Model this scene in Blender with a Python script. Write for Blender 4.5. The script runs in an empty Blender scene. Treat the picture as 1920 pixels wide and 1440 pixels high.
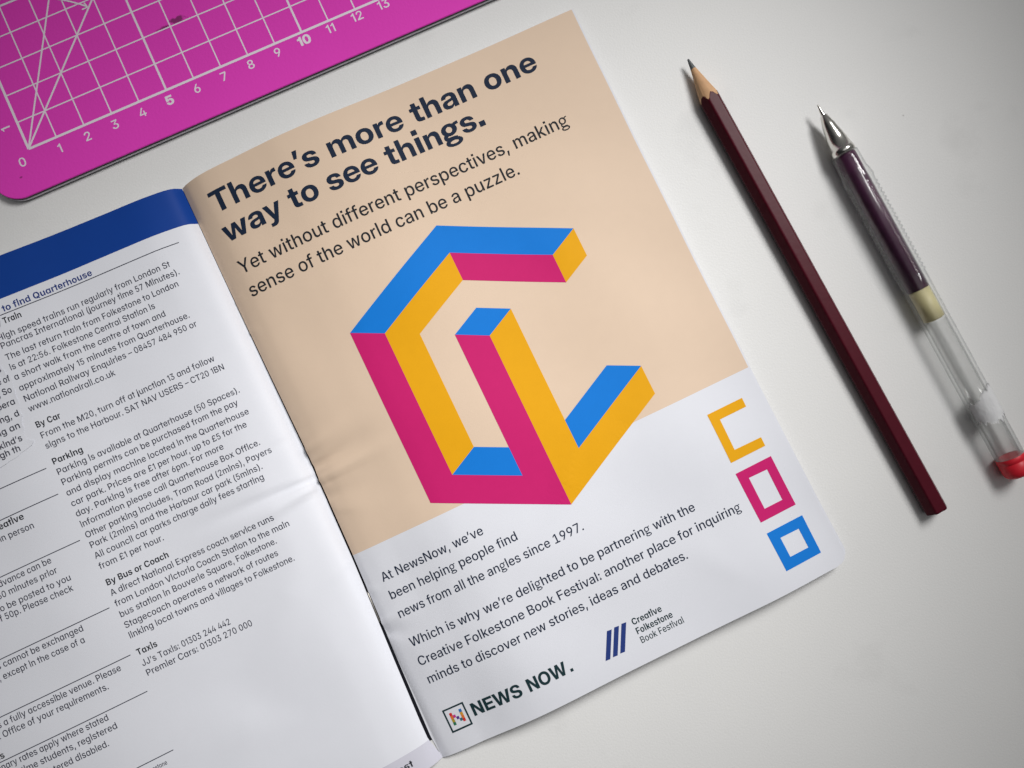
import bpy, bmesh, math, random
import numpy as np
from mathutils import Matrix, Vector
from mathutils.geometry import tessellate_polygon
random.seed(7)
SC = bpy.context.scene
COL = SC.collection
MM = 0.001
R = math.radians

# ------------------------------------------------------------------ camera
cam = bpy.data.cameras.new('camera')
cam.sensor_width = 36.0
cam.lens = 36.0 * 1450.0 / 1920.0
cam.clip_start = 0.01
cam.clip_end = 50.0
cam_o = bpy.data.objects.new('camera', cam)
CR = Matrix(((0.9997118044, 0.0, 0.0240064171), (-0.0015205977, 0.9979919237, 0.0633230449), (-0.0239582104, -0.0633412996, 0.9977043069)))
cam_o.matrix_world = Matrix.Translation((0, 0, 262.31 * MM)) @ CR.transposed().to_4x4()
COL.objects.link(cam_o)
SC.camera = cam_o

# ------------------------------------------------------------------ light: dim room + one soft lamp up and to the right
world = bpy.data.worlds.new('World')
SC.world = world
world.use_nodes = True
wn, wl = world.node_tree.nodes, world.node_tree.links
wbg = wn['Background']
wbg.inputs[1].default_value = 0.054
tc = wn.new('ShaderNodeTexCoord')
dot = wn.new('ShaderNodeVectorMath'); dot.operation = 'DOT_PRODUCT'
wdir = Vector((0.35, 0.75, 0.55)).normalized()
dot.inputs[1].default_value = wdir
wr = wn.new('ShaderNodeValToRGB')
wr.color_ramp.elements[0].position = 0.55; wr.color_ramp.elements[0].color = (0.30, 0.305, 0.33, 1)
wr.color_ramp.elements[1].position = 0.98; wr.color_ramp.elements[1].color = (3.0, 3.0, 2.95, 1)
mr = wn.new('ShaderNodeMapRange')
mr.inputs[1].default_value = -1; mr.inputs[2].default_value = 1
wl.new(tc.outputs['Generated'], dot.inputs[0])
wl.new(dot.outputs['Value'], mr.inputs[0])
wl.new(mr.outputs[0], wr.inputs[0])
sep = wn.new('ShaderNodeSeparateXYZ'); wl.new(tc.outputs['Generated'], sep.inputs[0])
cr_ = wn.new('ShaderNodeMapRange'); cr_.interpolation_type = 'SMOOTHSTEP'
cr_.inputs[1].default_value = 0.86; cr_.inputs[2].default_value = 0.965; cr_.inputs[3].default_value = 0.0; cr_.inputs[4].default_value = 7.5
wl.new(sep.outputs['Z'], cr_.inputs[0])
wadd = wn.new('ShaderNodeMix'); wadd.data_type = 'RGBA'; wadd.blend_type = 'ADD'; wadd.inputs['Factor'].default_value = 1
wl.new(wr.outputs[0], wadd.inputs['A']); wl.new(cr_.outputs[0], wadd.inputs['B'])
wl.new(wadd.outputs['Result'], wbg.inputs[0])

lamp = bpy.data.lights.new('window_lamp', 'SPOT')
lamp.energy = 18.7
lamp.color = (1.0, 0.99, 0.975)
lamp.shadow_soft_size = 0.14
lamp.spot_size = R(50)
lamp.spot_blend = 1.0
lamp_o = bpy.data.objects.new('window_lamp', lamp)
TGT = Vector((-0.026, -0.040, 0.0))
LDIR = Vector((0.395, 0.54, 0.743)).normalized()
lamp_o.location = TGT + LDIR * 0.62
lamp_o.rotation_euler = LDIR.to_track_quat('Z', 'Y').to_euler()
COL.objects.link(lamp_o)

SC.view_settings.view_transform = 'Standard'
SC.view_settings.look = 'None'
SC.view_settings.exposure = 0.0
SC.view_settings.gamma = 1.0
SC.view_settings.use_curve_mapping = False
SC.render.engine = 'CYCLES'
SC.cycles.max_bounces = 10
SC.cycles.transparent_max_bounces = 16

# ------------------------------------------------------------------ materials
def principled(name, color, rough=0.5, spec=0.5, metal=0.0, coat=0.0, mottling=0.0, scale=60.0, bump=0.0, bump_scale=400.0):
    m = bpy.data.materials.new(name); m.use_nodes = True
    n, l = m.node_tree.nodes, m.node_tree.links
    b = n['Principled BSDF']
    b.inputs['Base Color'].default_value = (*color, 1)
    b.inputs['Roughness'].default_value = rough
    b.inputs['Specular IOR Level'].default_value = spec
    b.inputs['Metallic'].default_value = metal
    b.inputs['Coat Weight'].default_value = coat
    co = n.new('ShaderNodeTexCoord')
    if mottling > 0:
        nz = n.new('ShaderNodeTexNoise'); nz.inputs['Scale'].default_value = scale; nz.inputs['Detail'].default_value = 6
        l.new(co.outputs['Object'], nz.inputs['Vector'])
        mx = n.new('ShaderNodeMix'); mx.data_type = 'RGBA'
        mx.inputs['A'].default_value = (*[c * (1 - mottling) for c in color], 1)
        mx.inputs['B'].default_value = (*[min(1, c * (1 + mottling)) for c in color], 1)
        l.new(nz.outputs['Fac'], mx.inputs['Factor'])
        l.new(mx.outputs['Result'], b.inputs['Base Color'])
    if bump > 0:
        nz2 = n.new('ShaderNodeTexNoise'); nz2.inputs['Scale'].default_value = bump_scale; nz2.inputs['Detail'].default_value = 4
        l.new(co.outputs['Object'], nz2.inputs['Vector'])
        bp = n.new('ShaderNodeBump'); bp.inputs['Strength'].default_value = bump; bp.inputs['Distance'].default_value = 0.0003
        l.new(nz2.outputs['Fac'], bp.inputs['Height'])
        l.new(bp.outputs['Normal'], b.inputs['Normal'])
    return m

def srgb(r, g, b):
    f = lambda c: c / 255 / 12.92 if c <= 10 else ((c / 255 + 0.055) / 1.055) ** 2.4
    return (f(r), f(g), f(b))

M = {}
def table_material():
    m = principled('white_table', (0.80, 0.79, 0.775), 0.42, 0.25, bump=0.16, bump_scale=1400)
    n, l = m.node_tree.nodes, m.node_tree.links
    b = n['Principled BSDF']; co = n.new('ShaderNodeTexCoord')
    def noise(scale, detail=4):
        z = n.new('ShaderNodeTexNoise'); z.inputs['Scale'].default_value = scale; z.inputs['Detail'].default_value = detail; l.new(co.outputs['Object'], z.inputs['Vector']); return z.outputs['Fac']
    def ramp(src, p0, c0, p1, c1):
        r = n.new('ShaderNodeValToRGB'); r.color_ramp.elements[0].position = p0; r.color_ramp.elements[0].color = (*c0, 1); r.color_ramp.elements[1].position = p1; r.color_ramp.elements[1].color = (*c1, 1)
        l.new(src, r.inputs[0]); return r.outputs[0]
    def mul(x, y):
        k = n.new('ShaderNodeMix'); k.data_type = 'RGBA'; k.blend_type = 'MULTIPLY'; k.inputs['Factor'].default_value = 1
        l.new(x, k.inputs['A']); l.new(y, k.inputs['B']); return k.outputs['Result']
    broad = ramp(noise(14, 5), .3, (.785, .783, .776), .7, (.82, .815, .805))
    grain = ramp(noise(2200, 2), .3, (.955, .955, .955), .7, (1, 1, 1))
    vo = n.new('ShaderNodeTexVoronoi'); vo.inputs['Scale'].default_value = 95; vo.inputs['Randomness'].default_value = 1; l.new(co.outputs['Object'], vo.inputs['Vector'])
    vr = n.new('ShaderNodeMath'); vr.operation = 'MULTIPLY_ADD'; vr.inputs[1].default_value = 0.30; l.new(noise(60, 2), vr.inputs[0]); l.new(vo.outputs['Distance'], vr.inputs[2])
    specks = ramp(vr.outputs[0], 0.112, (.62, .61, .60), .135, (1, 1, 1))
    smear = ramp(noise(33, 8), .28, (.93, .93, .93), .40, (1, 1, 1))
    l.new(mul(mul(broad, grain), mul(specks, smear)), b.inputs['Base Color'])
    return m
M['table'] = table_material()
M['paper'] = principled('white_paper', (0.735, 0.745, 0.80), 0.6, 0.18, mottling=0.015, scale=180, bump=0.05, bump_scale=1500)
M['beige'] = principled('beige_print', (0.73, 0.562, 0.425), 0.55, 0.2, mottling=0.02, scale=220, bump=0.05, bump_scale=1500)
M['blue_band'] = principled('blue_print', (0.004, 0.046, 0.275), 0.55, 0.15, mottling=0.04, scale=200)
M['grey_band'] = principled('grey_print', (0.58, 0.575, 0.65), 0.6, 0.18, mottling=0.02, scale=200)
M['navy_ink'] = principled('navy_ink', (0.0125, 0.023, 0.05), 0.6, 0.12)
M['black_ink'] = principled('black_ink', (0.018, 0.021, 0.027), 0.6, 0.12)
M['slate_ink'] = principled('slate_ink', (0.030, 0.033, 0.055), 0.6, 0.12)
M['blue_ink'] = principled('blue_ink', (0.022, 0.045, 0.20), 0.6, 0.12)
M['green_ink'] = principled('dark_green_ink', (0.012, 0.035, 0.042), 0.6, 0.12)
M['pr_blue'] = principled('bright_blue_print', (0.006, 0.19, 0.66), 0.6, 0.12, mottling=0.03, scale=300)
M['pr_pink'] = principled('magenta_print', (0.57, 0.014, 0.15), 0.6, 0.12, mottling=0.03, scale=300)
M['pr_yellow'] = principled('yellow_print', (0.78, 0.375, 0.006), 0.6, 0.12, mottling=0.03, scale=300)
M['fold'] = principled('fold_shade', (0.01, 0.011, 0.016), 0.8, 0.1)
M['wire'] = principled('staple_wire', (0.35, 0.33, 0.30), 0.35, 0.5, metal=1.0)
for nm, c in (('px_red', (0.62, 0.03, 0.03)), ('px_orange', (0.70, 0.17, 0.03)), ('px_olive', (0.40, 0.28, 0.02)), ('px_green', (0.02, 0.16, 0.08)),
              ('px_magenta', (0.50, 0.03, 0.25)), ('px_purple', (0.10, 0.03, 0.25)), ('px_teal', (0.03, 0.15, 0.20)), ('px_blue', (0.03, 0.16, 0.42)), ('px_amber', (0.62, 0.30, 0.03))):
    M[nm] = principled(nm, c, 0.6, 0.12)

# ------------------------------------------------------------------ object helpers
def link(o, parent=None):
    COL.objects.link(o)
    if parent is not None:
        o.parent = parent
    return o

def mesh_obj(name, verts, faces, mats, parent=None, face_mats=None, smooth=False):
    me = bpy.data.meshes.new(name)
    me.from_pydata([tuple(v) for v in verts], [], [tuple(f) for f in faces])
    for m in (mats if isinstance(mats, (list, tuple)) else [mats]):
        me.materials.append(m)
    if face_mats is not None:
        me.polygons.foreach_set('material_index', list(face_mats))
    if smooth:
        me.polygons.foreach_set('use_smooth', [True] * len(me.polygons))
    me.update()
    return link(bpy.data.objects.new(name, me), parent)

def empty(name, mat, label, cat):
    o = bpy.data.objects.new(name, None)
    o.empty_display_size = 0.02
    link(o)
    o.matrix_world = mat
    o['label'] = label; o['category'] = cat
    return o

# ------------------------------------------------------------------ letter outlines: font > character > (advance, contours as x, y, x, y ... in 1/1024 em)
GLYPHS={
'body':{
 ' ':(0.2686,[]),
 ',':(0.2686,[[49,-172,91,107,207,108,128,-171]]),
 '.':(0.2650,[[74,0,198,0,198,124,74,124]]),
 '1':(0.6466,[[105,0,105,96,300,97,300,637,295,637,119,514,118,625,289,745,411,745,413,97,577,96,578,1]]),
 '7':(0.6466,[[137,0,148,27,460,645,85,646,84,743,577,745,577,641,255,1]]),
 '9':(0.6466,[[185,0,388,293,345,278,327,276,309,275,245,282,189,304,144,339,109,385,86,443,80,509,88,579,112,637,143,677,151,687,201,724,263,748,331,756,399,748,457,725,477,712,511,686,549,637,574,577,576,565,582,505,575,445,558,389,526,325,474,243,307,1],[321,361,369,364,403,379,433,402,454,431,463,455,468,467,472,507,468,551,454,587,432,617,405,640,393,645,369,656,333,660,287,653,257,640,229,617,206,585,194,553,189,513,195,465,207,433,228,403,259,379,293,364]]),
 ':':(0.2686,[[135,-7,109,-2,87,14,72,35,66,65,72,95,88,117,113,133,141,138,166,133,191,117,207,93,212,65,207,37,191,13,167,-3],[131,380,111,384,87,401,71,425,66,453,71,479,87,504,111,520,139,525,167,520,192,503,208,479,212,451,208,425,191,400,167,384,139,379]]),
 'A':(0.6989,[[21,0,286,743,427,744,696,1,571,1,503,194,211,194,144,1],[244,291,470,291,411,467,357,647,304,471]]),
 'B':(0.6515,[[79,0,77,743,355,745,429,738,485,720,529,692,539,681,566,649,585,603,592,549,588,507,576,473,555,443,531,421,499,402,469,392,466,387,505,377,541,360,574,333,600,297,616,255,621,203,614,147,594,99,559,58,509,26,445,7,367,0],[192,99,365,98,407,102,449,116,469,128,497,167,506,209,502,241,488,273,467,297,443,314,401,330,359,334,193,334],[192,425,357,424,383,427,415,438,441,455,456,471,474,505,478,539,470,583,445,617,405,640,347,648,193,648]]),
 'C':(0.7304,[[373,-9,327,-6,273,9,215,36,168,71,128,115,94,169,70,229,56,297,50,373,55,443,71,517,95,577,131,633,173,678,213,707,257,729,325,750,395,756,449,751,503,738,551,718,601,683,634,651,663,609,688,555,700,501,585,501,575,533,562,561,540,591,505,620,459,642,423,649,379,650,329,643,273,617,228,577,194,523,172,453,166,369,172,291,198,215,229,167,275,126,329,102,401,94,427,96,459,104,489,116,515,132,539,153,559,179,575,211,585,244,701,243,688,189,666,141,635,97,599,61,555,30,501,7,451,-6,395,-10]]),
 'F':(0.5808,[[79,0,77,743,547,745,547,646,192,645,193,413,515,413,518,411,518,317,193,315,192,1]]),
 'N':(0.7429,[[79,0,77,743,205,745,209,743,496,289,573,149,568,283,568,743,683,745,684,1,552,1,286,421,187,595,193,425,193,1]]),
 'W':(0.9919,[[223,0,21,745,141,743,252,303,291,118,334,319,445,744,571,743,685,299,725,119,768,323,874,743,995,745,793,0,661,1,542,443,507,604,472,439,355,1]]),
 'Y':(0.6852,[[295,0,294,297,21,745,153,745,304,491,353,399,393,477,549,744,679,745,680,741,410,297,409,1]]),
 'a':(0.5558,[[209,-9,175,-6,131,8,95,30,64,65,46,105,40,155,44,199,56,229,79,260,109,282,139,296,207,313,335,330,375,342,386,353,389,365,387,401,377,425,355,448,343,456,319,463,287,467,249,464,223,456,201,444,180,425,159,389,55,407,72,451,101,490,139,520,181,540,227,552,283,557,327,554,361,547,395,536,429,517,459,491,482,457,496,417,500,369,500,1,393,1,393,75,389,76,376,55,357,34,333,16,305,2,269,-8,227,-11],[249,77,291,81,327,94,355,114,370,133,387,173,390,197,389,267,371,258,347,252,251,238,209,227,181,214,162,197,152,179,149,155,152,131,163,111,177,97,197,86,223,79]]),
 'b':(0.6050,[[327,-9,305,-8,273,2,239,21,216,41,181,85,176,83,175,0,68,1,69,744,179,743,180,463,186,465,200,487,225,514,239,526,267,542,305,554,355,556,411,547,465,522,511,481,547,423,569,355,576,275,570,195,547,123,511,65,463,23,409,-2,345,-11],[309,85,329,84,365,90,399,108,425,135,447,175,460,221,464,273,460,327,456,343,447,373,426,411,397,440,365,456,321,463,281,458,271,454,243,440,213,410,190,365,180,329,176,279,180,219,192,175,213,137,243,107,277,90]]),
 'c':(0.5633,[[297,-11,229,-3,173,21,165,24,114,67,75,125,52,189,43,273,53,357,76,423,114,479,165,521,221,545,301,558,347,554,383,546,423,530,455,510,483,485,506,455,523,421,535,383,429,366,413,405,390,433,369,448,327,462,301,464,259,458,223,440,193,409,172,371,158,313,156,269,160,217,172,175,192,137,221,107,257,88,313,82,347,88,385,108,413,141,431,183,536,165,526,129,508,93,485,64,455,36,423,16,385,0,341,-9]]),
 'd':(0.6050,[[263,-9,211,-2,155,24,109,65,72,123,51,191,43,273,50,355,72,423,108,481,155,522,211,548,265,556,315,554,353,542,381,526,401,508,435,464,439,462,440,743,549,745,551,1,443,1,443,83,437,85,403,40,377,18,353,5,315,-7],[287,85,301,84,343,90,376,107,405,135,428,177,440,221,444,273,438,335,428,371,406,411,377,440,349,454,339,458,299,463,255,456,221,439,193,411,171,367,160,329,156,275,160,219,172,175,193,137,223,107,255,90]]),
 'e':(0.5736,[[301,-11,231,-3,183,16,165,24,113,67,75,123,55,181,50,195,43,271,50,347,54,361,74,419,112,477,165,522,205,539,227,548,297,558,343,554,395,539,437,517,474,487,504,449,527,399,541,345,546,277,545,242,154,241,158,203,162,187,172,159,190,131,225,100,263,84,309,80,339,82,363,88,387,100,407,116,422,135,435,160,537,143,521,101,512,87,493,62,457,31,415,9,367,-6],[155,325,436,325,434,349,422,387,401,421,374,445,347,458,299,466,253,460,221,445,193,421,170,387,157,347]]),
 'f':(0.3635,[[113,0,112,457,10,459,10,547,111,549,112,619,116,663,134,703,157,729,191,752,229,764,273,768,301,768,351,760,356,755,339,669,295,674,259,669,239,657,226,635,222,605,222,549,339,548,340,461,339,458,222,457,222,1]]),
 'g':(0.5600,[[239,-211,169,-199,107,-176,81,-160,59,-141,45,-123,37,-105,33,-87,34,-67,41,-49,50,-33,83,-2,134,25,107,45,93,61,80,83,75,103,74,137,81,161,92,185,112,211,90,235,72,261,61,285,50,319,46,345,46,375,52,411,60,435,85,479,119,516,163,544,207,560,245,565,283,564,305,560,349,544,395,515,437,536,479,550,521,557,561,559,563,496,501,490,473,482,437,465,460,411,466,375,466,345,460,311,450,281,434,251,409,220,363,184,335,171,301,160,271,156,237,156,211,160,179,170,154,145,147,123,149,111,157,99,165,92,177,88,235,80,361,74,439,60,431,21,465,4,487,-12,503,-29,517,-51,524,-81,517,-113,503,-135,479,-158,451,-175,413,-192,371,-204,335,-210,289,-213],[257,-147,289,-148,335,-144,391,-130,415,-118,431,-105,440,-89,438,-73,427,-59,397,-41,357,-28,319,-22,237,-22,191,-30,161,-40,135,-54,120,-71,117,-87,126,-105,147,-121,177,-134,209,-141],[245,231,263,230,293,236,331,256,362,291,372,311,380,341,381,363,378,391,368,419,356,439,339,458,321,472,297,483,271,490,241,490,221,485,183,466,163,447,149,427,139,405,132,381,131,357,136,323,147,297,159,279,181,256,199,245,219,236]]),
 'h':(0.5889,[[69,0,68,743,177,745,179,454,190,477,231,522,283,548,343,556,397,551,441,534,482,503,510,463,528,411,534,347,534,1,424,1,424,333,416,387,393,426,365,446,355,452,307,460,265,453,241,444,219,428,196,399,184,365,179,321,179,1]]),
 'i':(0.2520,[[74,0,184,0,184,559,74,559],[68,655,190,655,190,776,68,776]]),
 'k':(0.5479,[[69,0,68,743,177,745,181,317,189,320,405,547,539,547,317,313,554,1,419,0,233,244,179,191,179,1]]),
 'l':(0.2520,[[74,0,184,0,184,773,74,773]]),
 'm':(0.8780,[[69,0,69,548,173,548,177,449,184,467,202,495,233,526,263,543,281,549,299,555,333,558,389,549,435,521,468,477,479,444,487,463,508,495,537,522,577,544,609,554,643,558,699,553,743,537,779,510,806,475,824,427,830,367,829,0,720,1,720,355,712,403,687,438,655,456,615,462,583,458,551,444,533,429,519,409,507,379,504,349,503,0,395,1,395,363,388,403,367,434,359,440,333,455,293,462,263,458,251,453,237,448,215,432,195,405,183,375,179,335,179,1]]),
 'n':(0.5886,[[69,0,68,547,175,547,177,449,190,477,230,521,283,548,337,556,357,556,397,551,445,531,481,503,510,463,528,411,534,349,534,1,424,1,424,333,416,387,393,426,365,446,355,452,307,460,265,453,241,444,219,428,196,399,184,365,179,321,179,1]]),
 'o':(0.5899,[[299,-12,229,-3,179,18,165,24,114,67,75,125,54,183,50,197,43,273,53,357,76,423,114,479,165,521,227,548,301,557,377,548,439,521,490,479,528,423,551,357,561,271,553,193,541,159,529,125,489,66,439,24,379,-1],[295,83,347,88,383,107,412,137,434,179,445,221,449,271,445,323,433,367,411,409,383,438,353,454,345,458,303,464,257,457,223,440,193,409,170,365,160,327,156,275,160,217,172,175,192,137,221,107,237,99,257,88]]),
 'p':(0.6050,[[69,-208,68,547,175,548,176,465,179,462,183,463,215,505,239,526,267,542,305,554,345,556,409,548,463,524,511,481,546,427,569,355,576,275,570,195,547,123,511,65,465,24,411,-1,355,-10,305,-8,267,5,243,18,217,40,181,85,179,-207],[309,85,329,84,365,90,399,108,425,135,447,175,460,221,464,273,460,327,456,343,447,373,426,411,397,440,365,456,321,463,281,458,271,454,243,440,213,410,190,365,180,329,176,279,180,219,192,175,213,137,243,107,277,90]]),
 'q':(0.6050,[[441,-208,439,85,434,83,403,41,379,20,351,4,315,-7,275,-11,211,-2,155,24,109,65,72,123,51,191,43,273,48,335,50,355,73,425,109,482,157,524,211,548,279,556,315,554,353,542,381,526,403,507,439,462,443,465,443,547,551,547,551,-207],[287,85,301,84,343,90,376,107,405,135,428,177,440,221,444,273,438,335,428,371,406,411,377,440,349,454,339,458,299,463,255,456,221,439,193,411,171,367,160,329,156,275,160,219,172,175,193,137,223,107,255,90]]),
 'r':(0.3721,[[69,0,68,547,175,548,176,461,179,460,201,501,233,532,271,550,317,556,359,554,360,451,291,454,271,451,241,440,215,421,208,413,195,395,184,367,179,327,179,1]]),
 's':(0.5236,[[261,-11,211,-7,167,4,117,29,83,59,66,85,57,101,44,147,149,162,164,125,189,98,223,82,269,76,317,83,351,98,374,123,381,149,380,159,376,175,361,194,335,209,209,240,145,262,97,295,68,339,59,395,65,439,87,481,117,511,162,537,211,552,275,557,331,552,377,538,413,518,448,485,469,449,482,407,381,392,370,421,347,448,313,465,265,470,231,465,199,450,181,432,176,425,170,399,175,373,191,354,217,339,251,328,343,308,405,288,419,280,457,254,482,217,486,209,494,159,487,111,465,69,431,35,387,10,335,-6]]),
 't':(0.3384,[[233,-4,205,-1,167,11,135,32,112,61,99,95,94,137,94,457,11,458,10,461,10,547,94,549,94,683,97,686,204,685,206,549,315,547,314,459,205,457,205,149,208,121,219,102,237,91,265,88,312,91,325,5,315,0,285,-4]]),
 'u':(0.5889,[[251,-7,205,-2,169,12,159,16,123,44,93,87,75,139,68,203,68,547,179,547,179,217,186,165,213,120,249,97,295,89,331,93,361,104,383,121,406,149,419,185,424,227,424,547,533,548,534,1,428,1,427,102,412,71,371,27,319,0]]),
 'v':(0.5596,[[227,0,20,547,138,547,246,243,287,104,328,241,436,547,553,548,347,2]]),
 'w':(0.8121,[[189,0,23,547,140,547,214,269,249,116,300,321,362,547,471,547,546,265,581,115,630,321,692,547,808,547,643,1,530,1,458,249,415,415,380,273,301,1]]),
 'y':(0.5601,[[127,-212,67,-203,84,-115,87,-113,139,-118,157,-115,175,-108,190,-95,202,-77,228,1,20,547,138,547,246,243,287,108,329,245,436,547,553,548,314,-81,294,-123,263,-163,246,-179,219,-196,181,-208]]),
 'z':(0.5380,[[59,0,58,77,350,451,349,454,65,454,64,547,485,548,485,465,202,97,493,95,494,1]]),
 '’':(0.2539,[[69,464,68,475,110,743,225,745,147,465]]),
},
'head':{
 ' ':(0.2686,[]),
 '.':(0.2948,[[56,0,246,0,246,189,56,189]]),
 'T':(0.6372,[[249,0,247,1,247,607,245,609,23,609,23,745,629,745,630,743,630,611,629,609,407,609,406,607,406,1]]),
 'a':(0.5558,[[195,-8,161,-4,119,9,83,30,55,61,37,101,32,147,35,187,47,221,69,252,93,272,123,287,159,299,197,307,317,322,337,327,353,334,364,345,366,351,367,365,365,381,355,399,345,409,327,419,301,426,267,426,239,419,217,407,205,395,200,387,196,379,191,360,51,360,49,361,58,411,81,455,117,492,163,518,219,534,285,539,341,536,385,527,425,512,457,492,484,465,502,435,514,399,518,357,518,1,371,0,369,1,369,73,367,74,352,51,331,29,303,10,281,1,253,-6,213,-9],[235,97,257,96,287,98,315,108,340,125,355,144,366,169,368,193,368,243,331,232,239,215,221,209,203,200,188,187,180,173,176,153,179,138,185,125,199,110,215,102]]),
 'e':(0.5635,[[289,-12,221,-4,175,15,153,24,101,66,60,123,38,183,28,265,36,339,42,355,62,407,102,463,153,504,209,528,219,532,291,540,343,535,397,520,441,496,479,463,510,423,532,377,546,325,550,269,550,227,178,225,180,195,190,165,209,137,235,116,269,104,299,101,317,102,351,110,369,119,385,132,398,147,407,166,543,166,545,165,530,117,502,75,461,38,411,10,359,-6],[179,323,181,322,405,322,406,323,406,335,395,365,377,392,355,410,335,418,323,422,293,425,261,421,251,418,231,410,209,392,190,365,180,337]]),
 'g':(0.6250,[[265,-241,217,-236,181,-228,137,-213,107,-199,73,-178,52,-159,34,-135,24,-113,20,-85,22,-69,28,-51,38,-33,51,-17,63,-5,86,13,63,33,44,59,32,89,29,119,33,149,44,179,60,203,85,229,56,273,46,297,38,327,36,343,36,375,43,409,54,439,66,461,82,483,97,499,123,522,147,537,175,552,201,561,231,569,257,574,287,576,327,574,351,570,389,559,409,552,439,536,461,521,505,538,551,550,589,556,637,558,639,553,642,457,583,452,547,443,530,437,541,407,548,369,548,347,542,311,535,291,520,259,499,231,475,207,445,184,411,166,379,154,347,146,313,142,265,142,227,148,193,158,192,157,195,149,173,136,158,121,159,118,165,114,201,108,353,98,397,92,427,86,469,72,473,69,463,41,501,23,523,10,541,-5,564,-29,570,-39,580,-61,584,-83,583,-99,580,-113,570,-135,554,-157,543,-168,523,-184,501,-197,451,-219,423,-228,387,-236,337,-242],[271,-145,329,-146,359,-142,391,-133,417,-122,432,-109,440,-95,439,-83,434,-73,425,-64,405,-52,375,-42,345,-36,317,-34,279,-34,247,-38,209,-48,185,-60,170,-73,164,-87,164,-95,169,-105,176,-113,187,-121,209,-132,235,-140],[285,253,309,254,323,258,341,266,355,276,369,291,382,311,389,333,392,349,392,371,387,391,378,413,370,425,351,444,339,452,321,459,301,464,283,464,257,457,241,449,223,435,212,423,203,407,196,391,192,369,192,343,197,325,204,307,216,289,231,274,247,264,267,256]]),
 'h':(0.5885,[[53,0,52,1,52,743,53,745,201,745,204,743,204,453,205,449,247,499,297,527,301,530,369,539,417,534,463,516,501,485,528,445,546,393,552,329,552,1,399,1,399,303,394,345,376,379,371,384,345,401,303,408,277,405,261,399,251,395,233,381,216,357,207,329,204,293,204,1]]),
 'i':(0.2750,[[56,0,225,0,225,559,56,559],[50,655,231,655,231,835,50,835]]),
 'm':(0.8873,[[53,0,52,1,52,527,53,528,197,528,199,432,206,449,226,479,257,508,289,526,321,535,355,539,415,530,463,504,499,463,509,433,511,434,516,447,536,477,565,504,605,525,639,536,677,539,729,533,771,517,807,490,834,453,851,407,858,349,857,0,705,1,705,321,699,359,679,391,653,408,617,414,593,411,567,399,552,387,538,367,530,343,528,317,528,1,381,1,381,325,375,361,358,389,345,398,329,408,295,414,271,411,257,405,249,402,231,388,216,367,206,341,204,311,204,1]]),
 'n':(0.5885,[[53,0,52,1,52,527,201,527,201,445,203,445,209,455,251,502,301,530,355,538,369,539,423,532,463,516,501,485,528,445,546,391,552,329,552,1,399,1,399,303,394,345,376,379,371,384,345,401,303,408,277,405,261,399,251,395,233,381,216,357,207,329,204,293,204,1]]),
 'o':(0.5830,[[293,-12,223,-4,161,21,103,64,62,119,39,181,36,189,28,265,36,339,43,357,62,409,103,464,157,505,213,528,223,531,299,540,375,531,439,506,493,465,534,409,560,343,568,261,560,185,549,157,534,117,493,63,439,22,379,-2,357,-6],[285,113,299,111,333,116,359,129,383,152,400,181,408,207,412,221,415,263,412,307,410,315,400,347,382,377,361,397,333,412,299,417,265,412,239,399,215,377,196,345,186,311,182,265,186,217,197,181,215,151,239,128,265,116]]),
 'r':(0.3770,[[53,0,52,1,52,527,197,528,198,527,199,438,218,479,247,510,283,526,329,532,371,530,372,529,372,403,367,402,305,404,279,400,255,390,230,369,217,349,209,325,206,317,204,285,204,1]]),
 's':(0.5237,[[253,-11,207,-8,157,6,149,9,101,35,64,69,38,113,26,165,29,166,175,166,178,163,187,135,205,114,233,100,259,96,271,95,307,99,333,110,350,127,356,147,353,161,352,167,337,182,319,191,305,196,193,218,127,239,79,271,48,317,38,373,45,419,67,461,99,493,143,518,199,534,267,539,327,534,337,532,385,518,431,491,468,453,489,411,497,361,357,360,349,389,331,412,305,426,267,432,237,428,210,415,194,397,190,377,195,359,208,345,227,334,253,327,361,306,423,287,455,268,474,255,500,217,510,163,504,117,498,103,481,72,443,34,395,8,339,-8,273,-13]]),
 't':(0.3735,[[263,0,217,4,173,16,141,35,118,63,105,97,100,141,100,407,99,409,11,409,9,411,9,527,100,529,101,672,251,672,252,529,360,527,360,411,359,409,253,409,252,407,252,167,254,145,263,130,277,122,303,119,359,119,360,117,360,1]]),
 'w':(0.8238,[[169,0,167,3,6,527,165,527,213,341,254,159,255,157,257,157,302,341,353,527,489,528,540,345,587,155,630,349,676,527,838,527,675,0,518,1,456,211,424,337,421,340,394,235,325,1]]),
 'y':(0.5573,[[67,-209,65,-207,65,-91,67,-89,147,-88,165,-82,172,-77,180,-67,188,-53,208,3,6,527,165,527,254,263,285,160,287,161,319,265,408,527,565,527,335,-77,316,-121,296,-151,269,-178,263,-182,239,-196,207,-205,167,-209]]),
 '’':(0.2295,[[37,465,36,475,71,743,73,745,215,745,217,743,216,739,141,465]]),
},
'logo':{
 '.':(0.4000,[[164,0,338,0,338,174,164,174]]),
 'E':(0.6147,[[53,0,51,1,51,743,53,745,597,745,597,600,223,600,220,599,221,446,567,446,569,443,569,307,567,305,221,304,220,147,223,144,597,144,598,1]]),
 'N':(0.7290,[[53,0,51,1,51,743,53,745,225,745,229,743,462,371,527,255,528,265,526,373,526,743,527,745,695,744,696,1,518,1,308,335,219,490,218,483,220,363,220,1]]),
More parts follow.
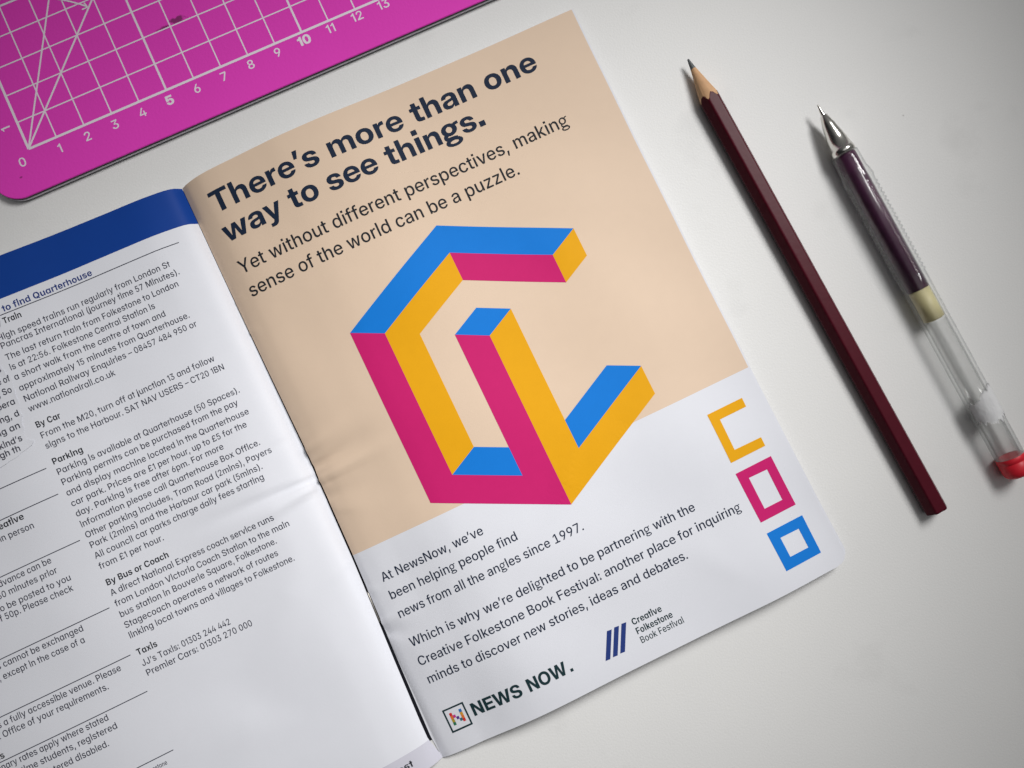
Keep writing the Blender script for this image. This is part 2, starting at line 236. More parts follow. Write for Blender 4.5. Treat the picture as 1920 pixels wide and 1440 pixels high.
 'O':(0.7471,[[373,-11,319,-7,273,4,257,9,205,32,153,68,110,113,74,167,48,229,33,299,28,373,33,445,49,517,75,579,114,637,151,675,185,700,203,712,255,736,317,752,383,757,449,752,505,737,545,720,563,711,611,678,655,632,690,579,716,519,732,449,736,371,732,295,716,227,690,165,655,113,646,103,613,69,567,36,507,8,447,-7,391,-12],[379,137,437,145,479,164,516,199,544,245,558,293,562,315,566,369,560,445,544,499,515,547,478,581,435,601,383,608,331,602,305,590,285,580,248,545,222,501,207,449,204,441,199,375,204,303,222,245,249,199,286,165,299,158,333,143]]),
 'S':(0.6618,[[333,-12,251,-4,187,15,175,18,116,55,77,99,68,111,43,171,34,243,37,246,195,246,197,243,202,209,219,177,237,157,265,140,303,128,343,125,383,128,413,136,435,147,460,167,471,187,476,215,472,233,464,249,445,266,421,280,387,292,267,318,201,337,147,362,102,395,72,433,54,477,48,527,58,593,84,647,128,693,185,728,243,746,257,750,339,757,419,750,427,748,489,728,545,693,588,645,606,607,616,585,626,515,469,514,458,557,430,591,389,613,335,620,309,618,279,610,253,596,234,579,222,559,218,537,222,515,230,499,247,484,279,468,325,454,413,436,469,422,515,405,557,383,587,361,612,333,620,319,630,301,639,267,644,225,636,163,632,149,607,97,563,50,503,16,435,-3,349,-12]]),
 'W':(1.0083,[[203,0,8,725,4,743,5,745,183,745,186,743,264,403,302,209,305,206,347,399,426,725,431,743,433,745,599,745,602,743,686,399,727,209,729,207,768,403,846,743,849,745,1027,745,1028,739,829,0,642,1,542,387,517,501,515,499,488,377,391,1]]),
},
'geo':{
 ' ':(0.2686,[]),
 '(':(0.3906,[[245,-140,187,-29,146,83,122,193,114,299,118,387,134,491,151,563,177,647,206,721,242,789,343,790,346,789,310,709,284,637,256,543,238,459,228,385,224,303,227,241,236,173,254,97,287,1,346,-139]]),
 ')':(0.3906,[[55,-140,124,27,148,103,164,173,172,229,176,303,172,385,162,459,144,543,120,627,104,671,54,789,155,790,192,725,224,647,250,563,270,473,282,389,286,311,278,191,254,83,229,15,212,-33,157,-139]]),
 ',':(0.2686,[[47,-184,90,105,205,106,204,93,126,-183]]),
 '-':(0.6478,[[167,268,167,362,495,361,495,268]]),
 '.':(0.2686,[[139,-8,111,-2,87,14,72,37,66,65,71,93,87,117,111,133,139,138,167,134,191,117,207,93,212,65,208,39,191,14,167,-2]]),
 '0':(0.5830,[[291,-9,249,-5,205,10,167,35,119,91,85,167,66,249,57,373,64,483,76,539,86,581,121,655,167,709,207,735,249,750,299,755,347,750,393,734,430,709,478,653,512,579,530,499,534,475,540,371,533,261,513,171,477,89,431,36,393,11,345,-6],[294,87,341,94,377,119,406,161,426,217,438,287,442,363,438,459,425,529,405,585,378,625,361,638,341,651,299,660,253,649,221,627,192,585,170,521,159,453,156,381,160,283,172,215,193,159,221,118,255,95]]),
 '1':(0.3649,[[201,0,199,593,175,572,147,557,89,540,55,539,54,629,95,634,125,645,152,661,182,689,200,715,213,745,297,745,298,1]]),
 '2':(0.5830,[[79,0,79,81,297,333,366,417,386,447,400,475,410,507,412,535,407,579,398,603,379,628,355,646,329,656,293,660,257,656,231,644,207,625,189,597,185,585,179,567,174,529,79,529,85,591,106,647,143,696,185,728,235,748,295,755,309,754,355,748,405,728,454,689,482,651,502,603,510,543,506,501,496,463,478,423,442,367,400,313,223,107,218,97,519,96,520,1]]),
 '3':(0.5830,[[279,-9,225,-4,171,14,123,45,86,85,62,133,51,193,153,194,160,163,166,151,175,136,195,115,223,99,263,88,289,86,325,90,355,100,384,119,406,145,420,183,423,213,420,249,407,285,387,313,357,336,317,351,267,356,206,357,206,439,367,639,370,647,85,649,84,743,497,745,498,661,303,423,353,424,411,406,461,371,492,333,518,275,520,263,526,211,518,151,496,99,485,85,459,53,411,19,349,-4]]),
 '4':(0.5830,[[365,0,363,146,47,147,48,239,311,745,407,743,157,257,152,243,365,242,366,463,459,465,460,243,550,239,549,146,460,145,460,1]]),
 '5':(0.5830,[[285,-10,233,-4,191,12,177,19,137,48,102,89,81,137,72,193,169,194,176,163,188,139,207,116,227,102,259,89,275,86,293,85,327,90,359,104,385,127,407,161,420,197,424,237,420,279,405,321,386,351,355,377,323,392,287,396,255,394,215,380,197,371,175,354,83,371,120,743,487,745,487,649,204,647,184,441,187,440,211,460,237,474,273,486,309,489,345,486,393,471,432,447,461,419,476,399,488,381,506,341,518,293,522,239,514,171,492,111,460,65,411,23,355,-2]]),
 '6':(0.5830,[[293,-9,239,-2,187,20,141,58,124,81,106,107,84,169,77,237,82,295,98,353,130,425,172,499,321,743,427,745,243,443,265,453,305,462,373,456,421,435,463,401,494,355,513,299,520,231,513,169,490,105,458,59,417,25,361,-2],[299,83,339,90,363,102,390,127,408,155,419,189,424,231,420,275,408,311,390,339,365,361,353,368,333,377,299,382,261,375,233,362,209,341,188,309,177,273,173,235,179,187,189,157,209,125,233,103,263,88]]),
 '7':(0.5830,[[123,1,414,647,79,649,76,651,77,744,519,745,520,643,230,3,227,0]]),
 '8':(0.5830,[[291,-10,233,-4,175,16,127,48,90,91,68,139,60,201,64,243,77,283,99,323,131,356,157,373,193,386,195,389,149,413,114,451,92,499,84,557,90,607,101,633,112,659,143,697,185,727,237,748,299,755,359,748,413,726,450,699,484,659,504,613,512,555,504,499,482,451,467,435,447,413,403,391,402,387,439,373,465,356,497,323,518,287,531,247,536,199,530,143,524,129,506,91,469,48,421,17,363,-4],[283,83,333,85,369,97,400,119,417,141,430,171,434,205,432,227,429,243,416,275,395,301,373,318,335,334,299,338,271,336,259,334,227,321,201,302,183,279,166,243,162,197,166,169,178,141,197,117,225,98,257,86],[289,429,329,432,357,442,381,461,397,483,410,515,414,547,412,565,409,581,399,607,381,631,359,648,327,660,299,662,269,660,237,648,215,632,201,613,186,579,182,547,184,527,186,513,198,483,215,460,239,442,265,432]]),
 '9':(0.5830,[[169,1,354,301,303,284,281,282,227,289,175,310,133,345,102,391,83,447,77,513,84,579,110,645,139,686,185,724,239,748,297,755,357,748,409,725,419,718,456,687,490,639,513,573,520,509,514,447,500,395,469,325,428,251,275,1],[287,365,301,364,333,368,363,382,388,405,408,435,415,457,420,471,424,509,418,559,408,589,389,618,367,639,353,648,331,658,297,662,261,656,235,644,209,621,186,583,176,553,172,513,177,471,189,435,206,407,237,381,263,368]]),
 ':':(0.2686,[[139,-8,111,-2,87,14,72,37,66,65,71,93,87,117,111,133,139,138,167,134,191,117,207,93,212,65,208,39,191,14,167,-2],[131,388,111,392,87,409,71,433,66,461,71,487,87,512,111,528,139,533,167,528,191,512,208,487,212,459,208,433,191,408,167,392,139,387]]),
 'A':(0.7069,[[27,0,290,743,427,745,698,1,577,1,507,198,215,198,147,1],[246,293,475,293,415,467,359,656,306,471]]),
 'B':(0.6565,[[85,0,83,743,357,745,431,738,487,719,533,688,565,648,584,603,590,545,585,503,574,471,556,445,529,421,497,403,467,392,465,387,467,384,503,377,539,360,569,335,597,297,614,255,620,201,613,147,594,99,558,57,511,26,447,6,369,0],[196,97,361,96,407,100,449,112,473,128,500,163,508,207,504,241,492,269,463,302,439,318,407,330,363,335,197,335],[196,423,345,422,383,426,417,438,443,455,455,469,464,479,476,505,481,541,472,585,449,617,407,641,349,649,197,649]]),
 'C':(0.7332,[[383,-9,325,-4,273,10,231,30,173,71,134,113,100,167,76,227,62,297,57,377,62,451,76,517,100,577,132,629,145,643,175,676,215,706,271,734,329,750,393,755,447,751,503,738,551,717,593,690,632,653,662,611,684,563,698,505,587,504,568,555,541,593,516,615,493,630,459,643,427,650,383,652,331,644,277,620,233,581,198,527,175,453,168,373,174,297,199,217,233,164,279,124,333,100,397,92,427,95,461,103,489,114,517,131,540,151,562,179,576,207,587,240,698,239,686,187,664,139,635,98,599,61,555,31,505,8,451,-6]]),
 'E':(0.6030,[[85,0,83,743,549,745,549,648,196,647,197,424,526,423,525,328,196,327,196,99,553,97,554,1]]),
 'F':(0.5893,[[85,0,83,743,545,744,545,648,196,647,196,409,511,408,512,313,197,311,196,1]]),
 'H':(0.7443,[[85,0,83,743,196,743,197,430,565,430,566,743,677,745,679,1,566,1,565,332,197,332,196,1]]),
 'I':(0.4516,[[45,0,45,97,176,99,176,647,43,649,43,743,417,745,419,649,288,647,288,99,417,97,419,1]]),
 'J':(0.5748,[[269,-10,211,-4,155,16,108,49,73,95,52,149,45,217,45,255,47,258,157,257,158,211,166,159,190,119,227,94,275,86,317,92,325,94,362,119,385,159,394,215,394,743,503,745,506,743,506,217,498,147,476,91,442,49,399,18,341,-3]]),
 'L':(0.5654,[[85,0,83,743,193,745,196,743,196,99,531,97,534,95,534,1]]),
 'M':(0.9119,[[85,0,85,745,249,743,416,305,467,128,523,313,684,743,849,745,850,1,739,1,739,425,743,632,668,401,513,0,418,1,263,403,189,629,192,439,192,1]]),
 'N':(0.7560,[[85,0,83,743,213,744,510,275,583,138,578,309,578,743,689,745,691,1,560,1,306,401,248,499,189,607,197,411,197,1]]),
 'O':(0.7664,[[383,-9,331,-5,281,8,223,34,173,71,135,113,101,167,77,227,62,297,57,377,62,449,76,517,100,577,134,631,181,680,221,709,271,734,331,750,395,755,455,750,515,733,567,708,613,673,647,635,683,579,708,519,724,445,728,369,724,299,707,225,682,163,652,115,621,81,609,68,565,36,513,11,455,-5],[387,93,459,103,507,124,553,165,587,219,607,281,616,371,609,457,588,525,554,579,505,622,453,645,395,652,337,646,325,642,277,620,233,581,197,525,176,459,168,373,178,279,197,221,232,165,279,124,331,101]]),
 'P':(0.6415,[[85,0,83,743,349,745,425,738,491,714,546,671,578,627,600,569,606,505,600,439,577,379,542,331,493,294,429,270,347,262,196,261,196,1],[197,357,339,357,389,362,427,376,457,399,478,429,490,465,493,501,490,543,482,567,477,579,457,608,427,630,389,644,335,649,197,649]]),
 'Q':(0.7683,[[591,-68,525,16,455,-5,385,-10,331,-5,281,8,223,34,173,71,135,113,101,167,77,227,62,297,57,367,62,447,76,517,100,577,134,631,181,680,221,709,271,734,331,750,395,755,455,750,515,733,565,709,613,673,654,627,683,579,697,545,709,513,724,445,728,375,724,299,709,231,684,167,652,115,602,63,700,-67],[387,93,453,100,460,105,358,239,465,240,530,155,537,150,553,165,587,219,610,289,616,371,609,457,588,525,554,579,505,622,453,645,395,652,337,646,325,642,277,620,233,581,197,525,176,459,168,373,178,279,197,221,232,165,279,124,331,101]]),
 'R':(0.6475,[[85,0,83,743,349,745,429,737,491,716,543,679,578,633,599,577,606,509,600,447,578,391,541,344,495,312,471,304,471,301,634,1,506,1,358,279,353,282,196,281,196,1],[196,379,341,378,387,382,427,394,456,413,478,441,490,473,493,509,487,557,478,583,457,611,427,632,383,645,335,649,197,649]]),
 'S':(0.6456,[[319,-11,255,-6,193,12,133,46,92,89,67,139,54,205,165,206,174,169,192,139,220,115,253,98,291,89,321,86,377,90,419,102,449,118,469,137,476,145,492,173,497,207,492,237,478,261,457,279,427,296,391,310,267,344,187,374,125,417,96,453,80,493,74,541,82,601,108,653,146,693,205,729,267,748,339,755,411,748,473,728,523,697,563,655,586,611,598,551,489,550,474,595,439,630,391,651,337,658,307,656,291,654,253,642,225,625,205,605,190,577,186,553,192,513,209,488,231,470,261,455,465,392,503,373,533,354,565,324,587,293,603,251,608,203,600,147,584,111,573,91,535,49,481,16,413,-6]]),
 'T':(0.6522,[[279,0,278,647,47,648,46,743,621,745,621,648,390,647,390,1]]),
 'U':(0.7405,[[377,-11,297,-3,221,24,165,63,155,75,120,117,94,177,83,257,83,743,196,743,196,265,201,217,218,175,245,140,283,112,327,96,379,90,433,96,477,113,513,140,541,177,557,217,562,263,562,743,673,745,675,255,665,181,638,117,595,65,535,23,459,-4]]),
 'V':(0.7069,[[297,0,27,745,147,743,289,337,365,92,430,313,576,743,697,745,433,3,431,0]]),
 'a':(0.6177,[[269,-10,217,-2,161,24,114,67,78,125,56,195,48,279,56,361,80,435,119,493,163,532,219,557,285,566,331,562,365,550,397,529,420,505,444,469,449,468,451,558,557,559,558,1,451,1,451,85,445,88,415,45,395,25,367,7,327,-7,285,-11],[295,83,313,82,351,88,387,107,416,137,435,175,448,221,452,277,448,337,436,381,416,419,379,453,351,467,307,474,259,466,225,448,197,419,175,377,162,329,159,283,162,231,166,213,176,177,196,139,227,106,261,88]]),
 'b':(0.6177,[[329,-9,305,-7,267,6,239,24,216,47,187,88,181,88,180,85,179,0,74,1,75,744,182,743,183,468,190,469,217,509,237,529,265,548,303,562,351,566,413,558,471,531,517,490,554,433,576,363,584,279,576,193,554,123,517,65,469,22,415,-2,351,-11],[315,83,333,82,373,89,407,107,434,135,457,179,469,225,474,275,469,333,458,377,437,417,409,447,375,466,327,474,279,466,247,450,219,421,196,377,184,331,181,283,186,219,198,175,218,137,251,104,283,88]]),
 'c':(0.5764,[[305,-11,241,-4,227,1,171,25,121,67,80,127,59,189,48,277,56,357,60,369,80,427,120,487,171,529,231,555,311,566,349,564,389,555,425,542,459,522,488,497,511,469,529,437,542,403,441,378,422,417,394,447,361,465,329,473,307,474,263,468,225,448,196,417,185,395,175,375,162,327,158,275,162,225,175,179,194,141,225,107,259,88,311,80,357,87,394,107,412,123,424,139,443,181,543,155,531,121,511,85,488,57,459,33,427,14,391,0,351,-9]]),
 'd':(0.6177,[[269,-10,217,-2,161,24,115,65,79,123,56,195,48,279,56,363,78,431,114,489,163,532,219,558,281,566,331,561,369,547,395,530,418,507,443,469,449,468,450,743,557,745,558,1,453,1,453,85,445,88,415,46,394,25,365,6,323,-8],[293,83,309,82,351,88,385,106,411,133,436,179,447,223,452,275,446,341,435,381,414,421,385,450,353,466,307,474,257,465,225,448,197,419,175,377,162,329,159,283,165,219,176,177,196,139,227,106,261,88]]),
 'e':(0.5868,[[311,-11,239,-3,191,16,173,24,120,67,80,125,58,189,48,275,57,357,80,427,118,485,170,529,225,554,237,558,305,566,353,562,399,550,438,531,478,501,509,463,533,415,550,353,554,285,553,246,159,246,163,201,177,159,198,127,233,98,269,84,317,78,345,80,371,87,395,98,415,113,431,133,445,158,545,133,528,93,502,59,465,28,421,6,377,-6],[158,329,443,328,446,333,444,351,432,391,411,428,385,453,351,470,305,476,255,467,225,453,197,428,174,393,161,355]]),
 'f':(0.3785,[[117,0,116,469,11,471,10,557,115,559,116,625,125,677,139,709,152,725,167,741,199,762,241,776,281,780,321,778,365,768,373,763,347,677,309,685,265,680,242,665,229,641,224,609,225,560,349,559,350,473,224,469,224,1]]),
 'g':(0.6188,[[283,-220,247,-217,199,-206,153,-186,113,-156,90,-131,72,-101,161,-57,189,-91,209,-108,235,-121,265,-130,307,-134,365,-126,411,-103,434,-79,448,-47,452,-11,451,101,442,101,416,63,397,45,365,24,329,13,283,9,219,16,163,40,118,77,80,131,56,201,48,281,56,363,79,433,117,492,163,532,219,557,285,566,331,562,365,550,397,529,417,509,445,470,451,468,454,469,455,559,557,559,559,-11,549,-79,523,-132,487,-170,437,-198,375,-216,309,-221],[305,99,355,106,386,121,415,148,437,189,448,227,452,281,449,331,444,355,436,383,415,421,387,449,351,467,307,474,259,466,225,448,197,419,174,377,162,331,159,287,164,227,176,185,197,149,225,122,241,114,263,104]]),
 'h':(0.6007,[[75,0,74,743,179,745,182,743,183,457,197,487,239,532,289,557,349,566,405,560,451,542,488,513,517,471,535,417,540,357,540,1,432,1,432,341,424,397,400,437,365,462,311,472,277,467,247,456,223,438,200,409,187,373,182,333,182,1]]),
 'i':(0.2400,[[72,0,174,0,174,543,72,543],[188,753,182,781,164,804,137,817,108,817,82,804,64,781,57,753,64,724,82,701,108,689,137,689,164,701,182,724]]),
 'j':(0.2509,[[-15,-209,-16,-117,35,-110,55,-96,69,-71,74,-41,74,557,181,559,182,-37,178,-89,161,-133,137,-165,105,-188,59,-204],[119,646,101,650,83,662,66,683,60,709,65,733,80,755,103,770,129,774,155,770,177,756,192,735,197,709,192,685,177,664,155,650,129,645]]),
 'k':(0.5582,[[75,0,74,743,181,745,183,322,193,322,196,325,415,559,543,559,320,319,560,1,427,0,237,251,182,197,182,1]]),
 'l':(0.2500,[[77,0,179,0,179,773,77,773]]),
 'm':(0.8869,[[75,0,75,558,177,558,181,456,187,473,208,507,235,534,273,556,303,565,337,568,391,559,435,531,466,487,479,448,488,471,509,502,539,531,575,552,625,566,657,568,703,564,745,548,782,521,808,487,828,435,834,379,833,0,726,1,726,367,718,415,693,449,659,468,621,474,587,470,559,458,538,441,524,423,511,391,508,361,507,0,401,1,401,373,394,413,367,450,339,466,299,474,267,470,241,459,225,448,198,417,187,387,182,349,182,1]]),
 'n':(0.6003,[[75,0,75,558,177,558,179,449,197,487,237,531,289,557,355,566,405,560,451,542,487,513,516,473,534,419,540,353,540,1,432,1,432,341,424,397,400,437,365,462,311,472,277,467,247,456,223,438,200,409,187,373,182,333,182,1]]),
 'o':(0.6037,[[305,-11,237,-3,213,7,171,25,121,67,80,127,59,189,48,277,56,357,60,369,80,427,120,487,171,529,231,555,309,566,379,558,401,549,447,529,498,487,537,429,561,359,570,275,562,199,557,183,537,125,498,67,447,25,385,-2],[303,81,359,88,393,106,424,139,446,185,456,225,460,273,453,339,444,375,424,415,394,447,363,464,355,468,311,474,261,467,225,448,195,415,175,375,163,329,158,279,162,225,175,179,195,139,225,107,255,90,263,86]]),
 'p':(0.6177,[[75,-208,75,558,179,558,181,468,190,469,217,509,237,529,267,549,301,561,351,566,413,558,467,534,520,487,554,433,576,363,584,279,578,205,554,123,517,65,471,24,415,-2,351,-11,305,-7,267,6,237,26,216,47,189,87,183,87,182,-207],[315,83,333,82,373,89,407,107,434,135,457,179,469,225,474,275,469,333,458,377,437,417,409,447,375,466,327,474,279,466,247,450,219,421,196,377,184,331,181,283,186,219,198,175,218,137,251,104,283,88]]),
 'q':(0.6177,[[451,-209,450,87,443,86,418,49,395,26,365,6,329,-7,285,-11,221,-3,161,24,115,65,79,123,58,187,48,279,56,363,79,433,114,489,123,497,163,532,219,558,289,566,331,561,365,549,393,532,416,509,445,468,453,469,455,559,558,557,558,-207],[293,83,309,82,351,88,385,106,411,133,436,179,447,223,452,275,446,341,435,381,414,421,385,450,353,466,307,474,257,465,225,448,197,419,175,377,162,329,159,283,165,219,176,177,196,139,227,106,261,88]]),
 'r':(0.3857,[[75,0,75,558,177,559,179,471,183,470,207,511,245,544,287,561,329,567,373,564,373,462,341,466,305,466,277,462,247,450,220,431,200,407,186,375,182,341,182,1]]),
 's':(0.5376,[[269,-12,217,-7,171,5,123,28,88,59,68,89,50,139,151,162,169,123,193,99,229,82,275,76,329,85,359,98,384,123,392,155,388,177,373,197,347,214,335,217,223,244,151,268,104,301,74,349,66,399,72,445,97,491,128,521,171,546,223,561,283,566,345,560,385,548,423,527,454,499,472,473,490,427,395,406,380,433,359,457,327,474,283,480,243,476,205,459,183,437,174,407,180,381,195,361,223,345,263,332,349,314,415,292,429,284,466,257,492,219,504,161,496,113,488,97,473,71,439,36,393,10,341,-5]]),
 't':(0.3450,[[119,0,118,465,1,467,0,557,117,559,119,717,219,717,220,561,337,559,338,469,220,465,220,1]]),
 'u':(0.6007,[[249,-5,211,-1,167,16,127,46,99,87,81,139,74,203,75,558,182,557,182,217,190,163,214,123,245,100,259,94,303,88,341,93,369,104,393,122,416,153,428,185,432,229,433,558,539,559,540,1,437,1,435,110,417,71,375,26,325,2,265,-7]]),
 'v':(0.5733,[[235,0,25,559,141,557,256,229,295,96,336,241,446,557,561,559,561,553,352,1]]),
 'w':(0.8279,[[199,0,31,559,144,557,218,279,257,110,294,273,371,559,480,557,558,257,591,110,635,299,704,557,817,559,650,1,542,1,462,277,423,432,386,279,306,1]]),
 'x':(0.5562,[[31,0,220,287,44,553,43,559,163,558,242,431,287,348,326,423,411,558,529,559,529,555,350,283,540,1,419,0,344,117,283,224,242,145,150,1]]),
 'y':(0.5740,[[113,-212,68,-201,93,-114,133,-120,155,-120,177,-113,195,-100,212,-75,236,-3,25,559,141,557,254,235,293,96,334,239,448,557,563,559,329,-57,303,-117,279,-153,265,-167,249,-182,221,-198,183,-210,143,-213]]),
 '£':(0.6191,[[53,0,52,95,91,103,117,121,131,151,135,191,130,331,52,333,52,411,127,415,123,519,128,583,149,641,182,687,197,699,231,725,287,747,357,755,413,749,463,731,505,704,539,667,566,619,579,565,477,550,464,593,440,627,405,650,391,653,357,658,315,654,285,642,259,620,242,593,232,559,229,517,233,414,459,413,460,333,235,331,239,211,236,165,226,141,210,121,174,97,459,98,471,105,478,115,483,164,581,164,582,139,573,79,547,35,521,16,487,4,443,0]]),
 '–':(0.5000,[[1,268,1,362,512,361,511,268]]),
 '’':(0.2757,[[83,454,82,465,124,743,241,744,160,455]]),
},
'geob':{
 ' ':(0.2686,[]),
 'B':(0.6617,[[69,0,69,745,365,745,437,739,501,720,547,691,581,653,602,607,609,553,604,511,592,477,570,447,543,423,513,406,477,394,475,387,515,380,555,362,588,335,615,299,632,257,638,205,631,151,610,101,573,58,529,30,459,6,383,0],[220,127,361,126,411,132,449,151,474,183,480,213,478,247,466,275,441,302,423,314,393,324,359,328,221,328],[220,433,347,432,377,437,407,448,423,459,440,477,451,501,454,529,448,565,425,596,391,614,343,620,221,620]]),
 'C':(0.7397,[[387,-10,299,1,217,34,168,69,127,112,92,165,66,229,52,295,47,375,52,449,68,521,92,579,131,637,168,675,217,710,299,744,395,755,459,750,511,738,563,716,609,685,648,647,678,603,700,551,714,491,561,490,544,537,524,567,505,585,485,598,453,612,427,617,397,620,349,613,293,590,255,554,226,507,208,447,206,431,202,369,208,297,226,237,254,191,293,155,341,133,395,126,427,128,455,134,479,144,512,167,540,201,552,225,561,255,714,253,704,205,683,155,653,109,617,70,571,36,521,12,457,-5]]),
 'F':(0.5869,[[69,0,68,743,557,744,557,619,220,617,220,411,523,410,524,287,221,286,220,1]]),
 'P':(0.6482,[[69,0,68,743,359,745,433,738,501,713,557,671,593,623,616,565,624,497,622,467,616,423,592,363,554,313,511,282,499,274,437,252,357,244,221,244,220,1],[220,367,331,366,373,370,407,383,434,403,452,427,456,437,464,459,467,493,463,529,453,557,433,585,407,603,371,616,331,619,221,619]]),
 'Q':(0.7768,[[591,-62,527,16,487,1,393,-10,301,1,219,34,167,71,127,113,92,167,67,229,52,293,50,315,47,375,52,449,66,515,92,579,126,631,168,675,217,710,301,744,331,748,395,755,489,744,573,709,621,675,661,633,697,577,722,519,737,449,742,371,737,295,722,227,697,167,664,115,626,73,732,-61],[383,127,403,126,441,133,348,255,477,256,533,188,564,239,582,301,587,369,579,453,563,507,533,557,495,592,451,612,395,620,339,612,295,592,254,555,226,507,209,449,202,375,209,295,226,237,255,189,297,152,341,132]]),
 'T':(0.6677,[[267,0,266,617,39,618,38,743,645,745,645,618,418,617,418,1]]),
 'a':(0.6302,[[267,-9,209,-1,153,24,106,65,70,123,48,193,40,279,49,367,72,439,106,491,117,502,155,534,209,558,269,566,313,562,343,552,374,533,396,513,426,467,431,465,433,558,581,558,582,1,433,1,433,87,429,90,398,45,373,22,347,7,311,-5],[315,111,355,118,381,133,404,157,422,193,432,231,435,275,432,327,421,367,404,401,381,425,357,438,315,446,273,438,250,425,225,399,206,359,198,327,194,281,198,231,206,199,226,157,249,132,279,116]]),
 'c':(0.5884,[[299,-9,235,-2,167,26,115,68,74,125,48,199,40,277,48,355,74,429,82,441,115,487,169,530,239,558,313,566,361,563,405,553,445,538,481,515,505,494,534,457,551,421,562,381,423,355,414,383,399,408,385,424,355,442,337,446,311,448,277,442,250,427,222,397,207,365,196,321,194,275,197,233,207,191,224,155,249,128,279,112,315,107,335,108,369,120,389,135,410,163,425,204,561,180,563,177,552,137,535,101,511,68,479,38,447,18,407,2,363,-8,315,-11]]),
 'd':(0.6302,[[269,-9,209,-1,153,24,106,65,71,121,48,193,40,279,48,367,72,439,107,493,153,533,207,558,267,566,311,562,343,551,357,544,375,532,397,511,426,467,431,466,432,743,581,744,582,1,435,0,434,87,429,90,397,45,369,20,345,6,311,-5],[313,111,351,117,381,133,403,157,422,195,432,233,434,275,432,325,421,365,403,401,379,426,353,439,315,446,277,440,249,425,225,399,206,359,198,327,194,281,198,231,209,191,225,159,249,132,267,122,279,116]]),
 'e':(0.5957,[[301,-9,235,-2,173,22,114,67,74,123,51,189,40,277,51,363,74,429,113,485,167,530,225,554,237,558,311,566,363,562,413,548,457,526,495,496,514,473,528,455,551,407,566,353,572,281,572,243,569,240,191,240,193,205,205,169,212,157,225,139,251,118,281,107,321,102,345,104,369,110,387,119,403,131,429,168,559,144,562,141,544,99,522,69,477,30,433,8,381,-6,317,-11],[191,335,425,334,426,337,416,383,397,415,375,436,349,447,309,453,273,448,245,436,223,416,202,385,192,353]]),
 'f':(0.3981,[[109,0,108,443,10,445,10,557,107,559,115,657,132,701,161,736,197,760,243,776,289,780,347,776,395,765,397,763,371,653,323,659,291,654,273,643,261,617,258,597,259,559,375,557,375,447,373,444,258,443,258,1]]),
 'g':(0.6317,[[287,-220,243,-216,191,-204,143,-182,107,-156,96,-143,78,-121,62,-85,189,-48,213,-79,229,-92,253,-103,277,-109,311,-112,363,-105,401,-86,426,-53,434,-5,434,97,423,98,393,55,361,30,343,21,315,13,277,8,205,16,153,38,107,75,71,129,48,197,40,281,46,347,48,367,71,435,106,491,117,502,155,534,209,558,275,566,313,562,347,550,377,532,393,517,416,489,428,467,433,465,436,467,437,559,581,559,583,5,573,-67,549,-119,535,-135,507,-165,453,-196,385,-215,313,-221],[307,123,319,122,355,129,379,140,403,163,422,197,432,235,435,277,432,329,422,367,404,401,381,425,357,438,315,446,273,438,250,425,225,399,206,359,198,327,194,283,199,233,208,197,225,166,251,140,279,127]]),
 'h':(0.6227,[[65,0,64,743,209,745,211,451,226,481,267,528,317,556,381,566,437,559,481,542,521,510,550,469,568,417,574,355,574,1,424,1,424,329,417,375,397,410,365,433,321,440,293,438,267,427,249,414,228,387,217,357,214,327,214,1]]),
 'i':(0.2800,[[72,0,215,0,215,543,72,543],[235,753,226,792,201,824,164,842,123,842,86,824,61,792,52,753,61,713,86,681,123,663,164,663,201,681,226,713]]),
 'k':(0.5799,[[65,0,64,743,213,745,215,344,225,347,405,558,577,559,370,317,589,1,413,0,257,227,214,179,214,1]]),
 'l':(0.2900,[[77,0,220,0,220,773,77,773]]),
 'n':(0.6225,[[65,0,65,559,205,558,209,442,226,481,265,527,317,556,381,566,435,560,481,542,519,512,549,469,568,413,574,357,574,1,424,1,424,329,417,375,397,410,365,433,321,440,293,438,267,427,249,414,228,387,217,357,214,327,214,1]]),
 'o':(0.6133,[[299,-9,235,-2,171,24,114,69,74,125,54,181,48,199,40,277,48,355,57,381,74,429,115,487,169,530,227,554,239,558,315,566,397,555,459,530,513,487,554,429,568,391,580,355,588,277,580,199,562,147,554,125,513,68,459,25,393,-2,315,-11],[301,109,315,107,351,113,380,129,404,155,422,191,432,231,435,277,432,323,428,341,422,365,405,399,381,426,353,441,315,448,275,441,247,426,225,401,207,365,196,323,194,281,198,225,207,191,224,155,249,128,277,113]]),
 'r':(0.4073,[[65,0,65,559,207,559,209,463,213,462,236,507,273,543,305,560,343,566,397,562,398,429,331,435,301,432,275,422,246,401,229,378,218,353,214,321,214,1]]),
 's':(0.5603,[[265,-10,221,-6,167,8,119,32,81,65,54,105,41,153,177,176,194,143,217,118,249,104,293,99,327,103,359,116,377,135,383,157,379,175,364,193,341,206,213,234,149,255,96,289,63,341,54,393,60,439,85,487,119,520,163,544,223,561,287,566,351,561,403,548,447,526,461,514,482,495,506,461,521,417,389,394,376,419,353,442,327,454,281,458,255,454,231,444,210,425,204,403,208,381,219,367,243,353,279,342,375,324,447,302,493,272,526,227,536,167,528,121,506,79,465,39,417,13,355,-5,287,-11]]),
 't':(0.3450,[[119,0,118,429,0,431,0,557,117,559,119,717,259,717,261,561,338,557,338,431,261,429,261,1]]),
 'u':(0.6227,[[241,-5,203,-1,155,18,117,49,88,91,70,141,64,201,65,559,213,559,214,229,221,183,240,149,263,132,273,126,315,118,347,122,371,132,387,144,410,173,420,201,424,233,424,557,573,559,574,1,433,0,429,118,410,77,371,31,319,2,257,-7]]),
 'v':(0.5997,[[221,1,17,559,176,557,270,267,309,118,347,265,441,558,597,559,392,1]]),
